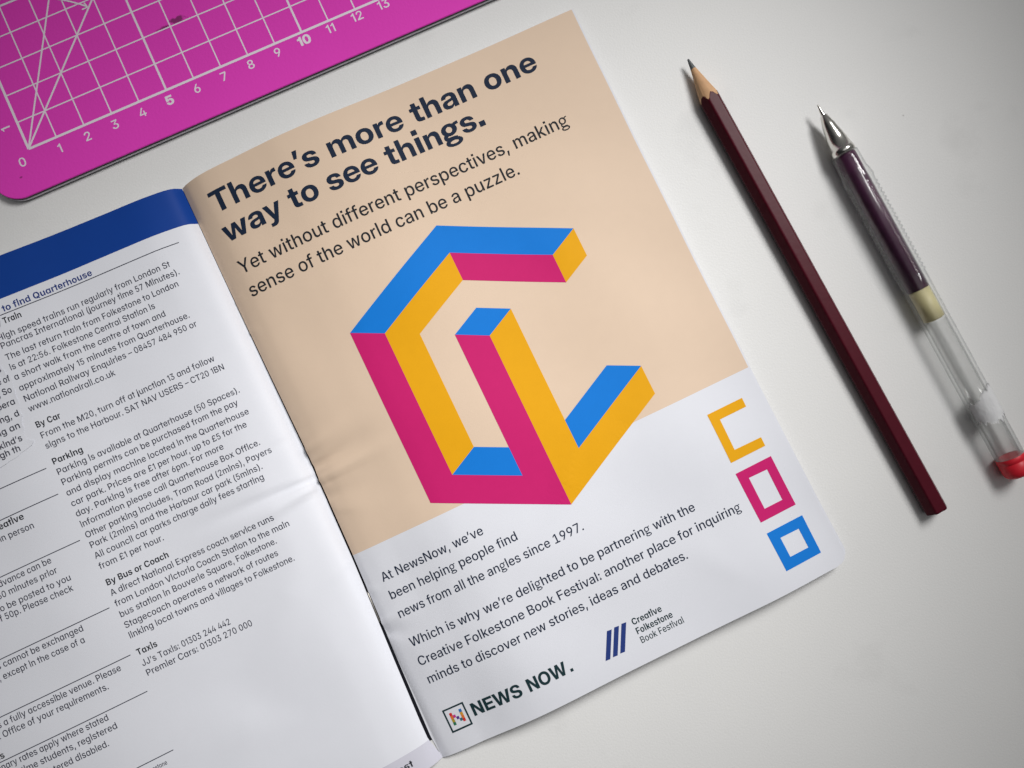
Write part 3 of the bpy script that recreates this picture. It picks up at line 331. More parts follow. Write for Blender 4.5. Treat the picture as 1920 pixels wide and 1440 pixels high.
 'w':(0.8500,[[181,0,17,559,174,557,230,317,267,139,288,239,366,557,505,558,603,138,642,333,695,557,853,559,689,1,536,1,464,253,435,383,404,247,333,1]]),
 'x':(0.5802,[[23,0,200,287,33,557,193,559,246,469,299,363,352,469,407,559,563,559,393,285,572,1,412,1,344,115,295,212,252,123,181,1]]),
 'y':(0.6018,[[123,-211,79,-204,60,-197,94,-87,95,-85,141,-94,167,-94,187,-88,204,-75,215,-57,226,-1,17,559,176,557,269,267,305,124,342,261,443,558,599,559,364,-65,343,-109,319,-145,291,-172,253,-195,201,-210,159,-213]]),
},
'mat':{
 '0':(0.6473,[[323,-9,271,-4,225,10,189,31,145,69,116,109,89,167,66,257,58,377,66,487,88,575,129,655,182,709,227,735,275,750,333,755,387,750,439,734,481,710,535,653,573,579,598,483,605,369,598,261,574,165,550,113,522,73,481,35,439,10,385,-5],[327,97,377,104,415,128,444,167,466,223,478,287,482,367,476,469,465,523,444,579,415,617,383,638,375,642,331,649,287,642,255,622,246,615,218,577,198,525,187,465,181,373,186,281,198,219,219,167,251,126,287,104]]),
 '1':(0.4108,[[219,0,218,581,189,558,161,544,131,534,99,528,59,526,58,625,61,628,101,631,125,638,171,661,199,685,219,711,237,745,341,745,343,1]]),
 '2':(0.6473,[[83,0,82,91,341,351,400,415,424,447,440,475,450,505,452,535,447,571,436,597,417,619,385,639,361,648,325,652,289,647,273,641,259,636,234,617,214,591,203,559,199,525,81,524,87,589,111,645,151,693,201,727,259,748,327,755,383,750,397,748,455,727,503,696,520,677,542,651,566,599,574,541,569,499,558,459,536,417,501,369,456,317,263,119,256,111,256,107,583,106,584,1]]),
 '3':(0.6473,[[313,-10,249,-4,189,14,133,46,90,89,66,133,52,197,177,199,186,169,200,145,223,124,253,108,293,98,319,96,345,98,389,109,423,128,442,149,458,183,463,219,462,233,458,257,446,285,423,313,393,334,351,348,297,352,229,352,228,355,229,443,401,629,406,637,89,640,88,743,561,745,562,653,346,427,399,426,465,408,517,376,558,331,583,277,585,263,592,215,583,153,558,99,547,87,515,52,467,22,395,-3]]),
 '4':(0.6473,[[401,0,399,142,46,143,46,243,335,745,454,743,178,259,174,247,401,246,403,465,517,465,518,247,617,245,617,143,519,141,518,1]]),
 '5':(0.6473,[[317,-10,257,-4,197,17,146,49,107,92,82,141,73,199,193,199,201,169,212,147,235,123,261,107,293,96,313,94,363,98,399,114,425,135,446,163,460,199,464,231,459,283,445,319,423,349,395,371,359,386,321,390,285,388,251,378,229,367,199,346,86,365,125,743,547,745,547,639,230,637,209,437,237,458,267,474,309,486,355,490,399,486,445,472,495,442,519,421,548,385,570,341,583,289,586,243,577,171,553,113,514,63,459,22,397,-2]]),
 '6':(0.6473,[[327,-10,263,-2,203,21,151,58,118,99,110,111,86,169,78,239,84,297,101,353,132,419,178,493,349,744,477,745,278,451,323,464,345,466,421,459,477,438,521,405,556,359,577,303,584,237,576,167,548,103,513,59,467,25,403,-2],[325,93,369,97,401,110,428,133,449,163,459,189,466,235,462,275,450,307,428,337,401,360,369,373,333,378,291,371,263,360,235,337,215,309,202,277,198,237,205,189,214,163,235,133,263,110,295,97]]),
 '7':(0.6473,[[133,0,451,637,81,639,81,745,581,745,582,635,263,2]]),
 '8':(0.6473,[[323,-10,257,-4,191,17,136,49,94,91,68,141,59,199,64,245,79,285,102,321,137,354,171,374,212,387,209,392,161,412,121,450,113,465,94,501,86,553,94,611,118,659,141,683,157,700,205,729,267,749,331,755,399,748,459,728,505,699,541,661,567,611,576,555,568,503,562,489,542,451,501,412,453,392,450,387,501,368,527,352,558,323,582,287,590,267,598,245,604,199,595,143,578,109,568,91,525,48,471,17,405,-4],[327,89,373,93,407,104,434,121,456,145,464,161,470,175,474,207,468,247,456,273,432,299,405,317,371,330,331,334,291,330,257,318,229,299,206,273,198,257,192,243,188,209,192,175,199,159,205,146,227,121,259,102,291,92],[329,431,363,434,375,438,393,445,419,463,437,485,448,509,453,543,448,579,437,603,419,624,393,642,381,646,363,652,333,654,291,649,265,640,244,625,225,603,218,589,212,575,209,545,215,507,224,485,243,462,275,442,297,434]]),
 '9':(0.6473,[[185,0,384,295,343,282,311,279,243,286,187,306,141,341,106,387,85,443,78,509,86,577,112,639,149,686,201,724,263,748,329,755,397,748,457,725,497,698,511,687,551,637,575,579,578,565,584,505,578,445,561,391,530,325,482,249,314,1],[319,369,331,368,369,373,401,386,427,407,447,435,460,467,465,509,460,551,448,583,427,612,401,634,369,648,331,653,291,647,261,634,235,613,213,581,200,547,196,511,202,467,214,435,235,407,269,382,293,372]]),
},
'matb':{
 '0':(0.6445,[[321,-12,265,-7,215,6,161,32,116,69,80,113,52,167,26,259,17,373,26,485,52,577,79,629,113,673,159,712,207,736,265,752,331,757,395,752,455,735,503,710,547,673,582,629,609,573,634,485,643,371,634,259,608,167,580,113,547,71,503,34,453,8,395,-7],[325,149,367,154,397,175,419,207,436,255,444,307,447,369,442,453,435,491,419,537,398,569,371,588,331,597,289,588,263,570,241,537,224,489,216,437,213,375,216,307,222,267,241,207,269,171,293,154]]),
 '1':(0.4126,[[183,0,182,473,33,474,32,621,107,624,139,634,165,650,188,679,199,707,207,744,381,744,382,1]]),
 '5':(0.6445,[[319,-11,247,-4,193,13,177,18,119,55,74,105,45,167,33,240,223,240,228,211,238,189,254,169,269,158,301,144,329,141,357,144,385,157,403,171,412,183,419,195,428,219,432,249,428,283,418,309,404,329,381,348,351,359,329,362,295,358,265,346,242,325,227,300,42,301,64,743,579,745,579,583,246,581,237,462,269,485,295,497,329,506,369,508,417,504,463,490,509,466,547,436,578,401,605,355,622,305,626,255,618,183,589,117,546,65,485,22,413,-3]]),
},
}

_cache = {}
def glyph(font, ch):
    k = (font, ch)
    if k in _cache:
        return _cache[k]
    adv, code = GLYPHS[font][ch]
    loops = [[(v[i] / 1024.0, v[i + 1] / 1024.0) for i in range(0, len(v), 2)] for v in code]
    verts, tris = [], []
    if loops:
        tris = [tuple(t) for t in tessellate_polygon([[Vector((x, y, 0)) for x, y in lp] for lp in loops])]
        verts = [p for lp in loops for p in lp]
    _cache[k] = (adv, verts, tris)
    return _cache[k]

def refine(verts, tris, lim):
    """Split triangles until no edge is longer than lim (2-D points)."""
    verts = [tuple(v) for v in verts]; todo = list(tris); done = []; mid = {}
    while todo:
        a, b, c = todo.pop()
        e = [(a, b), (b, c), (c, a)]
        d = [math.dist(verts[p], verts[q]) for p, q in e]
        k = max(range(3), key=lambda i: d[i])
        if d[k] <= lim:
            done.append((a, b, c)); continue
        p, q = e[k]; o = (c, a, b)[k]
        key = (min(p, q), max(p, q))
        if key not in mid:
            mid[key] = len(verts)
            verts.append(((verts[p][0] + verts[q][0]) / 2, (verts[p][1] + verts[q][1]) / 2))
        m = mid[key]
        todo += [(p, m, o), (m, q, o)]
    return verts, done

def text_line(text, font, u0, v0, u1, v1, em, lim=0.9):
    """Flat triangles (u right, v down, mm) of one line of print stretched between two baseline ends."""
    tot = sum(glyph(font, c)[0] for c in text)
    sx = (u1 - u0) / tot
    V, T, pen = [], [], 0.0
    for c in text:
        adv, gv, gt = glyph(font, c)
        if gt:
            pts = []
            for x, y in gv:
                u = u0 + (pen + x) * sx
                pts.append((u, v0 + (v1 - v0) * (u - u0) / (u1 - u0) - y * em))
            pts, tr = refine(pts, gt, lim)
            b = len(V); V += pts; T += [(p + b, q + b, r + b) for p, q, r in tr]
        pen += adv
    return V, T

def poly(points, lim=3.0):
    tr = [tuple(t) for t in tessellate_polygon([[Vector((x, y, 0)) for x, y in points]])]
    return refine(points, tr, lim)

def ring(outer, inner, lim=3.0):
    tr = [tuple(t) for t in tessellate_polygon([[Vector((x, y, 0)) for x, y in lp] for lp in (outer, inner)])]
    return refine(list(outer) + list(inner), tr, lim)

def seg(a, b, w):
    a, b = Vector(a), Vector(b); d = (b - a).normalized(); n = Vector((-d.y, d.x)) * (w / 2)
    return [tuple(a - n), tuple(b - n), tuple(b + n), tuple(a + n)]

# ------------------------------------------------------------------ table
tv = [(-0.9, -0.7, 0), (0.9, -0.7, 0), (0.9, 0.7, 0), (-0.9, 0.7, 0), (-0.9, -0.7, -0.03), (0.9, -0.7, -0.03), (0.9, 0.7, -0.03), (-0.9, 0.7, -0.03)]
tab = mesh_obj('tabletop', tv, [(0, 1, 2, 3), (7, 6, 5, 4), (0, 4, 5, 1), (1, 5, 6, 2), (2, 6, 7, 3), (3, 7, 4, 0)], M['table'])
tab['kind'] = 'structure'; tab['label'] = 'smooth white tabletop under everything'; tab['category'] = 'tabletop'

# ------------------------------------------------------------------ booklet surface (mm; u away from the fold, v down the page)
def herm(X, Y, x):
    X = np.array(X, float); Y = np.array(Y, float); d = np.diff(Y) / np.diff(X); m = np.zeros_like(Y)
    m[0] = d[0]; m[-1] = d[-1]
    for i in range(1, len(Y) - 1):
        if d[i - 1] * d[i] > 0:
            w1 = 2 * (X[i + 1] - X[i]) + (X[i] - X[i - 1]); w2 = (X[i + 1] - X[i]) + 2 * (X[i] - X[i - 1])
            m[i] = (w1 + w2) / (w1 / d[i - 1] + w2 / d[i])
    x = np.asarray(x, float); i = np.clip(np.searchsorted(X, x) - 1, 0, len(X) - 2); h = X[i + 1] - X[i]; t = np.clip((x - X[i]) / h, 0, 1)
    return Y[i] * (1 + 2 * t) * (1 - t) ** 2 + h * m[i] * t * (1 - t) ** 2 + Y[i + 1] * t * t * (3 - 2 * t) + h * m[i + 1] * t * t * (t - 1)
RU = [0, 1, 2.5, 5, 8, 13, 20, 28, 37, 49, 76, 116, 148]
RT = [.8, 1.6, 2.7, 3.9, 4.9, 5.7, 6.4, 7.2, 7.8, 7.4, 5.7, 4.6, 4.7]
RB = [.3, .9, 1.6, 2.3, 3.0, 3.9, 4.9, 6.0, 6.6, 6.7, 6.4, 6.1, 4.2]
LU = [0, 1, 2.1, 4, 7.5, 15, 26, 42, 59, 90, 150]
LT = [.8, 2.4, 3.7, 4.8, 5.7, 6.9, 7.6, 8.8, 10.8, 13, 13]
LB = [.3, 1.2, 2.4, 3.6, 4.8, 6.0, 6.8, 8.0, 9.5, 12, 13]
def bumps(u, v):
    z = 0.35 * np.sin(u / 17 + v / 23 + 1) * np.sin(v / 29 - u / 31 + .4) + .18 * np.sin(u / 9 - v / 13) * np.sin(v / 17 + u / 37 + 2)
    return 1.35 * z * np.clip((np.abs(u) - 3) / 12, 0, 1) * np.where(u > 0, 1.0 + .6 * np.clip((v - 120) / 50, 0, 1), 1.0)
def ridge(u, v, u0, v0, ang, L, w, a):
    """A crease that starts sharp at (u0, v0) and fans out along ang."""
    c, s = math.cos(ang), math.sin(ang); x = (u - u0) * c + (v - v0) * s; y = -(u - u0) * s + (v - v0) * c
    t = np.clip(x / L, 0, 1)
    return a * np.exp(-(y / (w * (.3 + 1.7 * t))) ** 2) * (np.clip(x / 1.5 + 1, 0, 1) if abs(u0) < 5 else np.clip(x / 22, 0, 1) ** 2 * 2.2) * (1 - t) ** 1.4
RR = [(.6, 110.2, -.06, 36, 1.5, 1.15), (1.0, 105.6, -.14, 30, 2.2, -1.5), (1.0, 99.5, -.22, 26, 2.6, 1.0), (1.0, 93, -.2, 10, 1.0, -.3), (1.6, 103.4, -.1, 3.5, .5, -.5), (2.4, 111.8, -.15, 5, .5, -.55), (1.5, 89, -.2, 3, .5, -.3), (2, 121, .3, 14, 1.2, .3), (2, 116, .1, 30, 4, -.5),
      (.4, 150.2, .1, 6, 1.0, .5), (.4, 161.2, -.1, 9, 1.4, .8), (.6, 165, .25, 16, 3.0, -.7), (.4, 43.5, 0, 5, .8, .4), (.4, 55.2, .1, 5, .8, .5),
      (60, 160, -.75, 70, 5, .35), (84, 150, -.7, 60, 6, -.35), (120, 205, -2.2, 45, 5, .3), (95, 60, .9, 60, 8, .3)]
RL = [(-1.0, 108.6, PI_ := math.pi + .03, 46, 1.5, -1.5), (-1.0, 111.4, math.pi - .10, 42, 2.6, 1.3), (-1.0, 93, math.pi - .2, 14, 1.2, -.35),
      (-1.0, 138, math.pi - .5, 12, 1.0, .3), (-30, 180, math.pi + .4, 60, 8, .45), (-8, 122, math.pi - .9, 60, 6, .4)]
def zr(u, v):
    u = np.asarray(u, float); v = np.asarray(v, float); t = np.clip(v / 210, 0, 1)
    z = herm(RU, RT, u) * (1 - t) + herm(RU, RB, u) * t + bumps(u, v)
    for r in RR:
        z = z + ridge(u, v, *r)
    return np.maximum(z, 0.25)
def zl(u, v):
    u = np.asarray(u, float); v = np.asarray(v, float); t = np.clip(v / 210, 0, 1)
    z = herm(LU, LT, -u) * (1 - t) + herm(LU, LB, -u) * t + bumps(u, v)
    for r in RL:
        z = z + ridge(u, v, *r)
    return np.maximum(z, 0.25)

ORG = Vector((-106.2129, 83.0444, 0.0))
DU = Vector((0.903941, 0.427656, 0.0)); DV = Vector((0.427656, -0.903941, 0.0))
def place_booklet(uvz):
    """page mm -> local metres of the booklet (origin on the table at the head of the fold, x along u, y up the page)."""
    return [(u * MM, -v * MM, z * MM) for u, v, z in uvz]
book = empty('booklet', Matrix.Translation(ORG * MM) @ Matrix.Rotation(math.atan2(DU.y, DU.x), 4, 'Z'),
             'open stapled booklet with a beige and white advert page facing a white text page', 'booklet')

GV = [0, 12.8, 36, 70, 99, 138, 174, 195, 202, 210]
GC = [.1, .15, .3, .75, 1.25, .7, -.45, -.95, -1.05, -.6]        # the line of the gutter wanders a little
GW = [.18, .20, .24, .46, .66, .78, .84, .92, .80, .20]          # and the gap between the pages opens downwards
def gut(v): return np.interp(v, GV, GC)
def gap(v): return np.interp(v, GV, GW)
W, HT = 147.6, 209.6
us = np.concatenate([np.linspace(0, 1, 40) ** 1.7 * 40, np.linspace(40, W, 74)[1:]])
def page_rows(extra):
    a = np.concatenate([np.arange(0, HT, 1.25), [HT], extra])
    return np.unique(np.round(a, 4))
def page_sheet(side, vs, zf, dz=0.0, grow=0.0, corner=4.6, skew=0.0):
    P = []
    for v in vs:
        g = float(gut(v)) + side * float(gap(v)) / 2
        if side < 0 and v > 201.5:
            g += (v - 201.5) / 8.1 * 1.0
        if side > 0 and v > 201.5:
            g += (v - 201.5) / 8.1 * 0.5
        wmax = W + grow
        if side > 0:
            wmax += np.interp(v, [0, 50, 140, 205, 210], [-.5, -.8, .1, 1.9, 2.0])
        k = v + grow - (HT - corner)
        if k > 0:
            wmax -= corner - math.sqrt(max(corner ** 2 - min(k, corner) ** 2, 0.0))
        for u in us:
            uu = side * u / W * (wmax - side * g) + g
            P.append((uu, v + skew * u / W, 0.0))
    A = np.array(P)
    off = dz * np.clip(np.abs(A[:, 0]) / 12, 0, 1)
    A[:, 2] = np.maximum(zf(A[:, 0], A[:, 1]) + off, 0.12)
    n = len(us); F = []
    for j in range(len(vs) - 1):
        for i in range(n - 1):
            a = j * n + i
            q = (a, a + n, a + n + 1, a + 1)
            F.append(q if side > 0 else q[::-1])
    return A, F, n

def print_on(name, parts, zf, mats, parent, lift=0.065, label=None):
    """Ink laid on a page: parts = [(verts2d, tris, material index)]"""
    V, F, MI = [], [], []
    for vv, tt, mi in parts:
        b = len(V); V += list(vv); F += [(p + b, q + b, r + b) for p, q, r in tt]; MI += [mi] * len(tt)
    A = np.array(V); z = zf(A[:, 0], A[:, 1]) + lift
    # make every triangle face up (v runs down the page, so the local y axis is -v)
    out = []
    for f in F:
        (x0, y0), (x1, y1), (x2, y2) = V[f[0]], V[f[1]], V[f[2]]
        ar = (x1 - x0) * (-(y2 - y0)) - (x2 - x0) * (-(y1 - y0))
        out.append(f if ar > 0 else f[::-1])
    o = mesh_obj(name, place_booklet(np.c_[A, z]), out, mats, parent, MI)
    if label:
        o['label'] = label
    return o

# right page
vsR = page_rows([137.2])
A, F, n = page_sheet(1, vsR, zr)
fm = [0 if vsR[k // (n - 1)] < 137.19 else 1 for k in range(len(F))]
right = mesh_obj('right_page', place_booklet(A), F, [M['beige'], M['paper']], book, fm, True)
right['label'] = 'advert page, beige above and white below'
# left page: blue band on top, grey band along the foot
vsL = page_rows([13.35, 202.0])
A, F, n = page_sheet(-1, vsL, zl)
fm = [0 if vsL[k // (n - 1)] < 13.34 else (2 if vsL[k // (n - 1)] > 201.99 else 1) for k in range(len(F))]
left = mesh_obj('left_page', place_booklet(A), F, [M['blue_band'], M['paper'], M['grey_band']], book, fm, True)
left['label'] = 'white travel information page with a blue band along its head'
# the leaves under each open page
for side, zf, nm in ((1, zr, 'leaf_block'), (-1, zl, 'leaf_block')):
    V, F2 = [], []
    vs = page_rows([])
    for k in range(1, 6):
        A, F, n = page_sheet(side, vs, zf, dz=-0.22 * k, grow=random.uniform(-.35, .25) + ((0, 0, .7, 0, .5, 0)[k] if side > 0 else 0), skew=random.uniform(-.3, .3), corner=3.5)
        b = len(V); V += list(A); F2 += [tuple(i + b for i in f) for f in F]
    mesh_obj(nm, place_booklet(V), F2, M['paper'], book, None, True)
# near-black strip that paints the shade into the gap at the fold, and the two wire staples
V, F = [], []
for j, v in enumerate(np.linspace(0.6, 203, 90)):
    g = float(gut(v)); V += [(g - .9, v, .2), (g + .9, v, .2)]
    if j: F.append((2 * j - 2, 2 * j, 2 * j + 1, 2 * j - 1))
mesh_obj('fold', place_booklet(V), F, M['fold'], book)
def tube(pts, r, seg=8):
    V, F = [], []
    for i, p in enumerate(pts):
        p = Vector(p); d = (Vector(pts[min(i + 1, len(pts) - 1)]) - Vector(pts[max(i - 1, 0)])).normalized()
        a = d.cross(Vector((0, 0, 1)) if abs(d.z) < .9 else Vector((1, 0, 0))).normalized(); b = d.cross(a)
        for k in range(seg):
            t = 2 * math.pi * k / seg; V.append(tuple(p + (a * math.cos(t) + b * math.sin(t)) * r))
        if i:
            for k in range(seg):
                o = (i - 1) * seg; F.append((o + k, o + (k + 1) % seg, o + seg + (k + 1) % seg, o + seg + k))
    F += [tuple(range(seg))[::-1], tuple(range(len(V) - seg, len(V)))]
    return V, F
for va, vb in ((43.6, 55.0), (150.3, 161.0)):
    pts = [(float(gut(v)), v, z) for v, z in ((va, .1), (va, .55), (va + .4, .75), ((va + vb) / 2, .75), (vb - .4, .75), (vb, .55), (vb, .1))]
    V, F = tube(pts, .22)
    mesh_obj('staple', place_booklet(V), F, M['wire'], book, None, True)

# ------------------------------------------------------------------ print
TEXT=[
('headline','There’s more than one','head',7.42,14.47,128.06,14.40,10.30),
('headline','way to see things.','head',7.04,25.02,103.71,24.47,10.30),
('subheading','Yet without different perspectives, making','body',6.97,36.68,129.04,36.53,6.35),
('subheading','sense of the world can be a puzzle.','body',6.77,45.08,106.52,45.05,6.35),
('paragraph_a','At NewsNow, we’ve','body',6.78,149.28,43.92,148.87,4.20),
('paragraph_a','been helping people find','body',6.74,155.65,53.29,155.30,4.20),
('paragraph_a','news from all the angles since 1997.','body',6.75,162.30,74.23,161.84,4.20),
('paragraph_b','Which is why we’re delighted to be partnering with the','body',6.42,172.41,110.32,172.15,4.20),
('paragraph_b','Creative Folkestone Book Festival: another place for inquiring','body',6.18,179.12,124.19,178.78,4.20),
('paragraph_b','minds to discover new stories, ideas and debates.','body',6.50,185.60,101.25,185.14,4.20),
('wordmark','NEWS','logo',15.55,201.20,33.54,201.20,5.95),
('wordmark','NOW.','logo',35.47,201.20,51.72,201.20,5.95),
('caption','Creative','geob',75.05,196.90,85.87,196.90,2.95),
('caption','Folkestone','geob',75.05,200.15,88.29,200.15,2.95),
('caption','Book Festival','geo',75.05,203.30,90.87,203.30,2.95),
('heading','w to find Quarterhouse','geob',-68.87,17.72,-36.07,17.55,2.95),
('sub_train','By Train','geob',-70.35,21.47,-60.98,21.47,2.80),
('par_train','High speed trains run regularly from London St','geo',-70.35,26.20,-12.41,25.08,2.80),
('par_train','Pancras International (journey time 57 Minutes).','geo',-70.35,28.93,-10.72,28.57,2.80),
('par_train','The last return train from Folkestone to London','geo',-70.35,33.05,-12.51,32.22,2.80),
('par_train','is at 22:56. Folkestone Central Station is','geo',-70.35,36.53,-22.22,35.95,2.80),
('par_train','a short walk from the centre of town and','geo',-70.35,40.01,-20.19,39.71,2.80),
('par_train','approximately 15 minutes from Quarterhouse.','geo',-70.35,43.85,-13.52,43.24,2.80),
('par_train','National Railway Enquiries – 08457 484 950 or','geo',-70.35,47.66,-12.60,46.81,2.80),
('par_train','www.nationalrail.co.uk','geo',-70.35,51.19,-42.27,50.97,2.80),
('sub_car','By Car','geob',-70.35,56.85,-62.56,56.85,2.80),
('par_car','From the M20, turn off at junction 13 and follow','geo',-70.35,60.59,-12.08,59.77,2.80),
('par_car','signs to the Harbour. SAT NAV USERS – CT20 1BN','geo',-70.35,64.22,-10.36,63.57,2.80),
('sub_parking','Parking','geob',-70.35,69.74,-60.69,69.74,2.80),
('par_parking','Parking is available at Quarterhouse (50 Spaces).','geo',-70.35,73.41,-9.05,72.64,2.80),
('par_parking','Parking permits can be purchased from the pay','geo',-70.35,76.97,-11.10,76.26,2.80),
('par_parking','and display machine located in the Quarterhouse','geo',-70.35,80.72,-9.16,80.36,2.80),
('par_parking','car park. Prices are £1 per hour, up to £5 for the','geo',-70.35,84.45,-11.43,84.04,2.80),
('par_parking','day. Parking is free after 6pm. For more','geo',-70.35,88.02,-20.90,87.55,2.80),
('par_parking','information please call Quarterhouse Box Office.','geo',-70.35,91.74,-9.99,91.20,2.80),
('par_parking','Other parking includes, Tram Road (2mins), Payers','geo',-70.35,95.45,-7.76,95.07,2.80),
('par_parking','Park (2mins) and the Harbour car park (5mins).','geo',-70.35,98.96,-12.34,98.73,2.80),
('par_parking','All council car parks charge daily fees starting','geo',-70.35,102.66,-13.23,102.13,2.80),
('par_parking','from £1 per hour.','geo',-70.35,106.28,-49.36,106.29,2.80),
('sub_coach','By Bus or Coach','geob',-70.35,111.91,-50.07,111.91,2.80),
('par_coach','A direct National Express coach service runs','geo',-70.35,115.44,-15.53,115.52,2.80),
('par_coach','from London Victoria Coach Station to the main','geo',-70.35,119.09,-12.02,119.35,2.80),
('par_coach','bus station in Bouverie Square, Folkestone.','geo',-70.35,122.80,-17.87,122.73,2.80),
('par_coach','Stagecoach operates a network of routes','geo',-70.35,126.54,-19.03,126.46,2.80),
('par_coach','linking local towns and villages to Folkestone.','geo',-70.35,130.06,-15.06,130.20,2.80),
('sub_taxis','Taxis','geob',-70.35,135.91,-63.78,135.91,2.80),
('par_taxis','JJ’s Taxis: 01303 244 442','geo',-70.35,139.62,-41.32,139.76,2.80),
('par_taxis','Premier Cars: 01303 270 000','geo',-70.35,142.99,-35.38,143.19,2.80),
('side_a','s','geo',-74.11,35.76,-72.65,35.74,2.80),
('side_a','e of','geo',-75.44,39.47,-71.40,39.62,2.80),
('side_a',', So','geo',-76.57,43.08,-72.22,43.14,2.80),
('side_a','opera','geo',-80.26,46.97,-72.75,47.01,2.80),
('side_a','song, d','geo',-82.45,50.99,-73.06,50.98,2.80),
('side_a','ing an','geo',-82.78,54.75,-74.31,54.70,2.80),
('side_a','mankind’s','geo',-88.22,58.50,-75.26,58.69,2.80),
('side_a','through th','geo',-90.49,61.32,-76.95,61.44,2.80),
('sideh_a','Creative','geob',-96.29,81.61,-84.52,81.61,2.80),
('side_b','in person','geo',-94.29,85.16,-82.85,85.56,2.80),
('side_c','advance can be','geo',-101.67,98.02,-82.44,97.85,2.80),
('side_c','30 minutes prior','geo',-101.82,101.41,-82.01,101.46,2.80),
('side_c','also be posted to you','geo',-106.19,105.12,-79.08,105.37,2.80),
('side_c','of 50p. Please check','geo',-105.24,107.94,-79.73,108.67,2.80),
('side_d','tickets cannot be exchanged','geo',-117.06,121.08,-81.57,121.48,2.80),
('side_d',', except in the case of a','geo',-111.04,124.59,-82.54,124.97,2.80),
('side_e','is a fully accessible venue. Please','geo',-117.49,137.64,-76.31,137.75,2.80),
('side_e','Box Office of your requirements.','geo',-121.80,140.73,-81.87,141.30,2.80),
('sideh_b','Concessions','geob',-135.76,146.46,-118.27,146.46,2.80),
('side_f','Concessionary rates apply where stated','geo',-133.02,149.72,-85.56,149.94,2.80),
('side_f','full-time students, registered','geo',-121.06,153.26,-84.19,153.39,2.80),
('side_f','registered disabled.','geo',-112.47,157.15,-88.52,157.20,2.80),
('footer','Folkestone','geo',-82.91,170.26,-75.32,170.29,1.90),
('footer_b','fest','geob',-14.61,206.34,-8.23,206.34,2.90),
]

def lines(g):
    out = []
    for t in TEXT:
        if t[0] == g:
            v, tr = text_line(*t[1:]); out.append((v, tr, 0))
    return out
print_on('headline', lines('headline'), zr, M['navy_ink'], right, label='bold dark navy headline')
print_on('subheading', lines('subheading'), zr, M['black_ink'], right)
print_on('paragraph', lines('paragraph_a'), zr, M['navy_ink'], right, label='three short lines of print under the beige area')
print_on('paragraph', lines('paragraph_b'), zr, M['navy_ink'], right, label='three long lines of print near the foot')
print_on('wordmark', lines('wordmark'), zr, M['green_ink'], right, label='bold dark green capitals at the foot')
print_on('caption', lines('caption'), zr, M['green_ink'], right, label='small three-line festival name beside the blue stripes')

LO, LB_, LC = Vector((31.71, 70.33)), Vector((10.371, 5.079)), Vector((-10.292, 5.257))
def lat(i, j): return tuple(LO + LB_ * i + LC * j)
faces = [
    (0, [(0, -4), (4, -4), (4, -3), (1, -3), (1, 0), (0, 0)]),
    (1, [(1, -3), (4, -3), (5, -2), (2, -2)]),
    (2, [(4, -4), (5, -3), (5, -2), (4, -3)]),
    (2, [(1, -3), (2, -2), (2, 0), (6, 4), (6, 5), (1, 0)]),
    (1, [(0, 0), (1, 0), (6, 5), (8, 5), (3, 0), (4, 0), (10, 6), (6, 6)]),
    (0, [(6, 4), (7, 4), (8, 5), (6, 5)]),
    (0, [(3, -1), (4, -1), (4, 0), (3, 0)]),
    (2, [(4, -1), (8, 3), (9, 4), (9, 1), (10, 2), (10, 6), (4, 0)]),
    (0, [(8, 1), (9, 1), (9, 4), (8, 3)]),
]
print_on('illustration', [(*poly([lat(*p) for p in pts], 2.5), mi) for mi, pts in faces], zr, [M['pr_blue'], M['pr_pink'], M['pr_yellow']], right,
         label='large blue, magenta and yellow beam figure shaped like a folded letter')
print_on('letter_shape', [(*poly([(127.5, 145.5), (141.05, 145.5), (141.05, 148.75), (130.8, 148.75), (130.8, 159.9), (141.05, 160.1), (141.1, 163.3), (127.7, 163.3)]), 0)], zr, M['pr_yellow'], right, label='yellow open bracket shape')
print_on('letter_shape', [(*ring([(127.5, 167.2), (141.3, 167.2), (141.8, 185.35), (128.1, 185.3)], [(131.1, 170.4), (138.1, 170.6), (138.35, 181.9), (131.4, 181.85)]), 0)], zr, M['pr_pink'], right, label='tall magenta rectangular outline')
print_on('letter_shape', [(*ring([(128.2, 189.3), (142.15, 189.4), (142.15, 203.0), (128.5, 203.0)], [(131.8, 192.6), (138.95, 192.8), (139.0, 199.6), (131.9, 199.5)]), 0)], zr, M['pr_blue'], right, label='blue square outline')
print_on('emblem', [(*poly([(66.5 + k * 2.66, 194.75), (68.15 + k * 2.66, 194.95), (63.6 + k * 2.68, 203.25), (61.95 + k * 2.68, 203.1)]), 0) for k in range(3)], zr, M['blue_ink'], right, label='three slanted navy blue stripes')
pp = [(*ring([(6.65, 195.25), (14.15, 195.25), (14.15, 203.3), (6.75, 203.3)], [(7.2, 195.8), (13.6, 195.8), (13.6, 202.7), (7.3, 202.7)]), 0)]
cells = [(0, 0, 1), (0, 1, 2), (0, 2, 3), (0, 3, 4), (.95, .95, 5), (1.9, 1.75, 6), (2.8, 2.6, 7), (3.7, 0, 8), (3.7, 1, 9), (3.7, 2, 2), (3.7, 3, 1)]
for cx, cy, mi in cells:
    x, y = 8.35 + cx * .92, 197.0 + cy * 1.08
    s = 1.05 if mi not in (5, 6, 7) else .95
    pp.append((*poly([(x, y), (x + .9, y), (x + .9, y + s), (x, y + s)]), mi))
print_on('badge', pp, zr, [M['green_ink'], M['px_red'], M['px_orange'], M['px_olive'], M['px_green'], M['px_magenta'], M['px_purple'], M['px_teal'], M['px_blue'], M['px_amber']], right,
         label='square outline holding a letter of coloured blocks')

